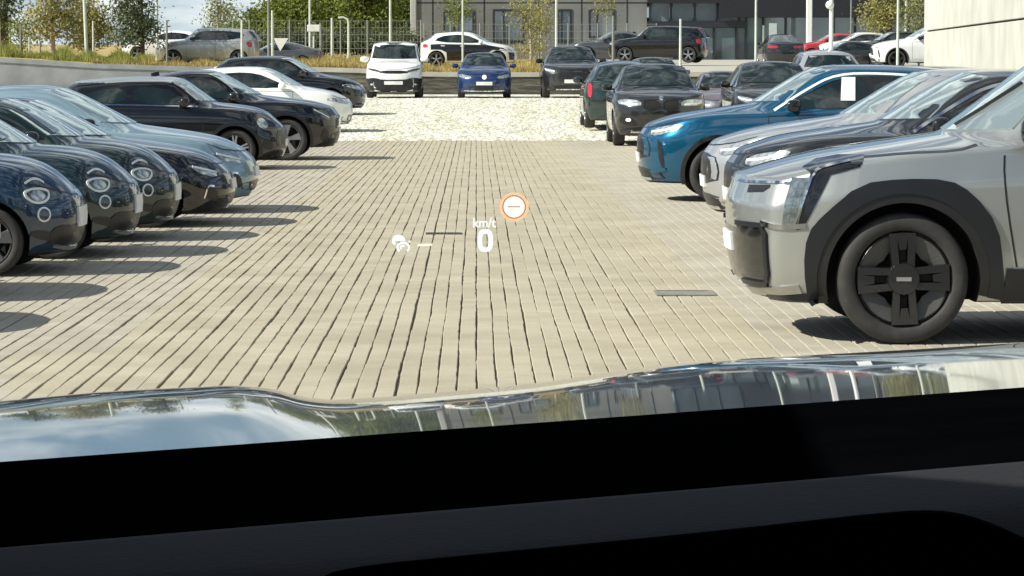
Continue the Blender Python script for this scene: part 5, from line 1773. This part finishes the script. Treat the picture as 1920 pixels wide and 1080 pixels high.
dout = chaikin([(560, 1180), (592, 1088), (640, 1064), (900, 1038), (1300, 1000), (1640, 962), (1740, 955), (1815, 963), (1920, 1006), (2060, 1090), (2060, 1400), (560, 1400)], 2)
vs, fs = [], []
nd = len(dout)
for D in (0.765, 0.775, 0.80):
    g_ = 1.0
    for p in dout:
        q = p if D > 0.77 else Vector((p.x + (1300 - p.x) * 0.006, p.y + (1200 - p.y) * 0.02))
        vs.append(OM @ at(q.x, q.y, D))
fs.append(tuple(range(nd)))
for r in range(2):
    for i in range(nd): fs.append((r * nd + i, r * nd + (i + 1) % nd, (r + 1) * nd + (i + 1) % nd, (r + 1) * nd + i))
new_mesh('display', vs, fs, SCRN, own)
# windscreen: clear pane from the scuttle up to the roof
WS0, WS1 = (1.66, 1.455), (0.62, 1.985)       # (y, z) bottom and top
CLEAR = bpy.data.materials.new('clear_windscreen'); CLEAR.use_nodes = True
cn = CLEAR.node_tree.nodes; cn.clear()
co_, ct_ = cn.new('ShaderNodeOutputMaterial'), cn.new('ShaderNodeBsdfTransparent')
ct_.inputs['Color'].default_value = (0.985, 0.99, 0.985, 1)
CLEAR.node_tree.links.new(ct_.outputs[0], co_.inputs['Surface'])
wsv = []
for q in (0.0, 0.004):
    for (y, z), xa, xb_ in ((WS0, -0.42, 1.22), (WS1, -0.30, 1.10)):
        wsv += [OM @ Vector((xa, y + q, z + q)), OM @ Vector((xb_, y + q, z + q))]
ws = new_mesh('windscreen', wsv, [(0, 1, 3, 2), (5, 4, 6, 7), (0, 4, 5, 1), (2, 3, 7, 6), (0, 2, 6, 4), (1, 5, 7, 3)], CLEAR, own)
sh = MB()
for sx_, x_ in ((-1, -0.46), (1, 1.26)):
    sh.tube([OM @ Vector((x_, 1.75, 1.44)), OM @ Vector((x_ - sx_ * 0.12, 0.62, 1.99))], 0.035, 8)
sh.build('pillar', M['black'], own)
MB().box(-0.90, 0.90, -2.78, 0.42, 1.965, 2.04, 0.03).build('roof', OWN, own)  # unseen; widened over the side panes to keep sun off the dash
for x_ in (-0.88, 0.84):
    MB().box(x_, x_ + 0.04, -2.7, 1.5, 0.45, 1.42, 0.015).build('door', OWN, own)
    MB().box(x_ + 0.012, x_ + 0.028, -2.5, 1.45, 1.42, 2.035).build('side_window', M['glass'], own)  # opaque unseen panes, stretched forward and up to block sun from the dash
MB().box(-0.86, 0.86, -2.75, -2.68, 0.5, 1.98, 0.02).build('tailgate', OWN, own)
MB().box(-0.86, 0.86, -2.7, 1.4, 0.35, 0.42).build('cabin_floor', DASH, own)
MB().box(-0.9, 0.9, 3.35, 3.5, 0.4, 1.0, 0.04).build('bumper', OWN, own)
tmw, rmw = wheel_meshes(0.37, 'five', M['dalloy'])
for yy in (-1.6, 2.45):
    for sgn in (-1, 1):
        wq = add_obj('wheel', tmw, own); wq.location = (sgn * 0.86, yy, 0.37); wq.rotation_euler = (0, 0, R(-90) if sgn > 0 else R(90))
        add_obj('rim', rmw, wq)

# head-up display: lit marks on the windscreen itself
n_ws = Vector((0, WS0[1] - WS1[1], -(WS0[0] - WS1[0]))).normalized()
if n_ws.y > 0: n_ws = -n_ws
p_ws = Vector((0, WS0[0], WS0[1])) + n_ws * 0.003


def on_glass(px, py, lift=0.0):
    d = CM @ Vector(((px - 960) / F, -(py - 540) / F, -1))
    tt = ((p_ws + n_ws * lift) - EYE).dot(n_ws) / d.dot(n_ws)
    return OM @ (EYE + d * tt)


def glow(name, c, s):
    return mat(name, (0, 0, 0), rough=1, emit=c, es=s, spec=0)


GWH = glow('display_light_white', (0.96, 1.0, 0.97), 0.78)
GOR = glow('display_light_orange', (1.0, 0.66, 0.36), 0.72)
GBR = glow('display_light_rust', (0.62, 0.25, 0.12), 0.5)
GPK = glow('display_light_warm', (1.0, 0.93, 0.86), 0.78)
GGY = glow('display_light_dim', (0.45, 0.42, 0.40), 0.6)
GCR = glow('display_light_cream', (1.0, 0.97, 0.80), 0.74)


def ring(name, cx_, cy_, rx, ry, wd, m, par, n=36, t0=0, t1=2 * math.pi, lift=0.0, p=2.0):
    vs, fs = [], []
    closed = abs(t1 - t0 - 2 * math.pi) < 1e-6
    for i in range(n + (0 if closed else 1)):
        t_ = t0 + (t1 - t0) * i / n
        c_, s_2 = math.cos(t_), math.sin(t_)
        c_ = math.copysign(abs(c_) ** (2 / p), c_); s_2 = math.copysign(abs(s_2) ** (2 / p), s_2)
        vs += [on_glass(cx_ + rx * c_, cy_ + ry * s_2, lift), on_glass(cx_ + (rx - wd) * c_, cy_ + (ry - wd) * s_2, lift)]
    k = len(vs) // 2
    for i in range(k if closed else k - 1):
        j = (i + 1) % k
        fs.append((2 * i, 2 * j, 2 * j + 1, 2 * i + 1))
    return new_mesh(name, vs, fs, m, par)


def plate_poly(name, pts, m, par, lift=0.0):
    return new_mesh(name, [on_glass(a_, b2, lift) for a_, b2 in pts], [tuple(range(len(pts)))], m, par)


hud = ring('head_up_display', 964, 388, 27.5, 27.5, 6.2, GOR, own, lift=0.0)
ring('sign_inner_ring', 964, 388, 22, 22, 2.0, GBR, hud, lift=0.0004)
plate_poly('sign_disc', [(964 + 20.2 * math.cos(t_), 388 + 20.2 * math.sin(t_)) for t_ in np.linspace(0, 2 * math.pi, 32, endpoint=False)], GPK, hud, 0.0002)
plate_poly('sign_dash', [(952, 386.6), (975, 386.6), (975, 388.6), (952, 388.6)], GGY, hud, 0.0008)
ring('digit_zero', 910, 451, 14.5, 21.5, 8.5, GWH, hud, 40, p=2.8)


def word(txt, x0, yb_, hpx, m, par, squeeze=1.0, name='lettering'):
    cu = bpy.data.curves.new('t', 'FONT'); cu.body = txt; cu.size = 1.0; cu.offset = 0.016
    ob = bpy.data.objects.new('t', cu); COL.objects.link(ob)
    dg = bpy.context.evaluated_depsgraph_get(); dg.update()
    me = bpy.data.meshes.new_from_object(ob.evaluated_get(dg), depsgraph=dg)
    bpy.data.objects.remove(ob)
    for v in me.vertices:
        v.co = on_glass(x0 + v.co.x * hpx * squeeze, yb_ - v.co.y * hpx, 0.0)
    me.materials.clear(); me.materials.append(m); me.name = name
    return add_obj(name, me, par)


word('km/t', 886, 426, 25.5, GWH, hud, 0.92)
# driver-assist icon: small car with a ring at its corner, and the pale dash beside it
plate_poly('assist_car_icon', [(735, 450), (737, 444), (742, 440.5), (752, 440.5), (757, 444), (760, 449), (760, 452), (741, 452), (742, 459), (738, 459), (735, 455)], GWH, hud)
ring('assist_ring_icon', 756, 464, 13, 11, 4.2, GWH, hud, 24, R(130), R(410))
ring('assist_ring_core', 755, 464, 5.5, 5, 3.4, GWH, hud, 16, R(120), R(330))
plate_poly('assist_dot', [(766, 451), (770, 451), (770, 455), (766, 455)], GWH, hud)
plate_poly('assist_dash', [(783, 457.5), (810, 456.5), (810, 461), (783, 462)], GCR, hud)
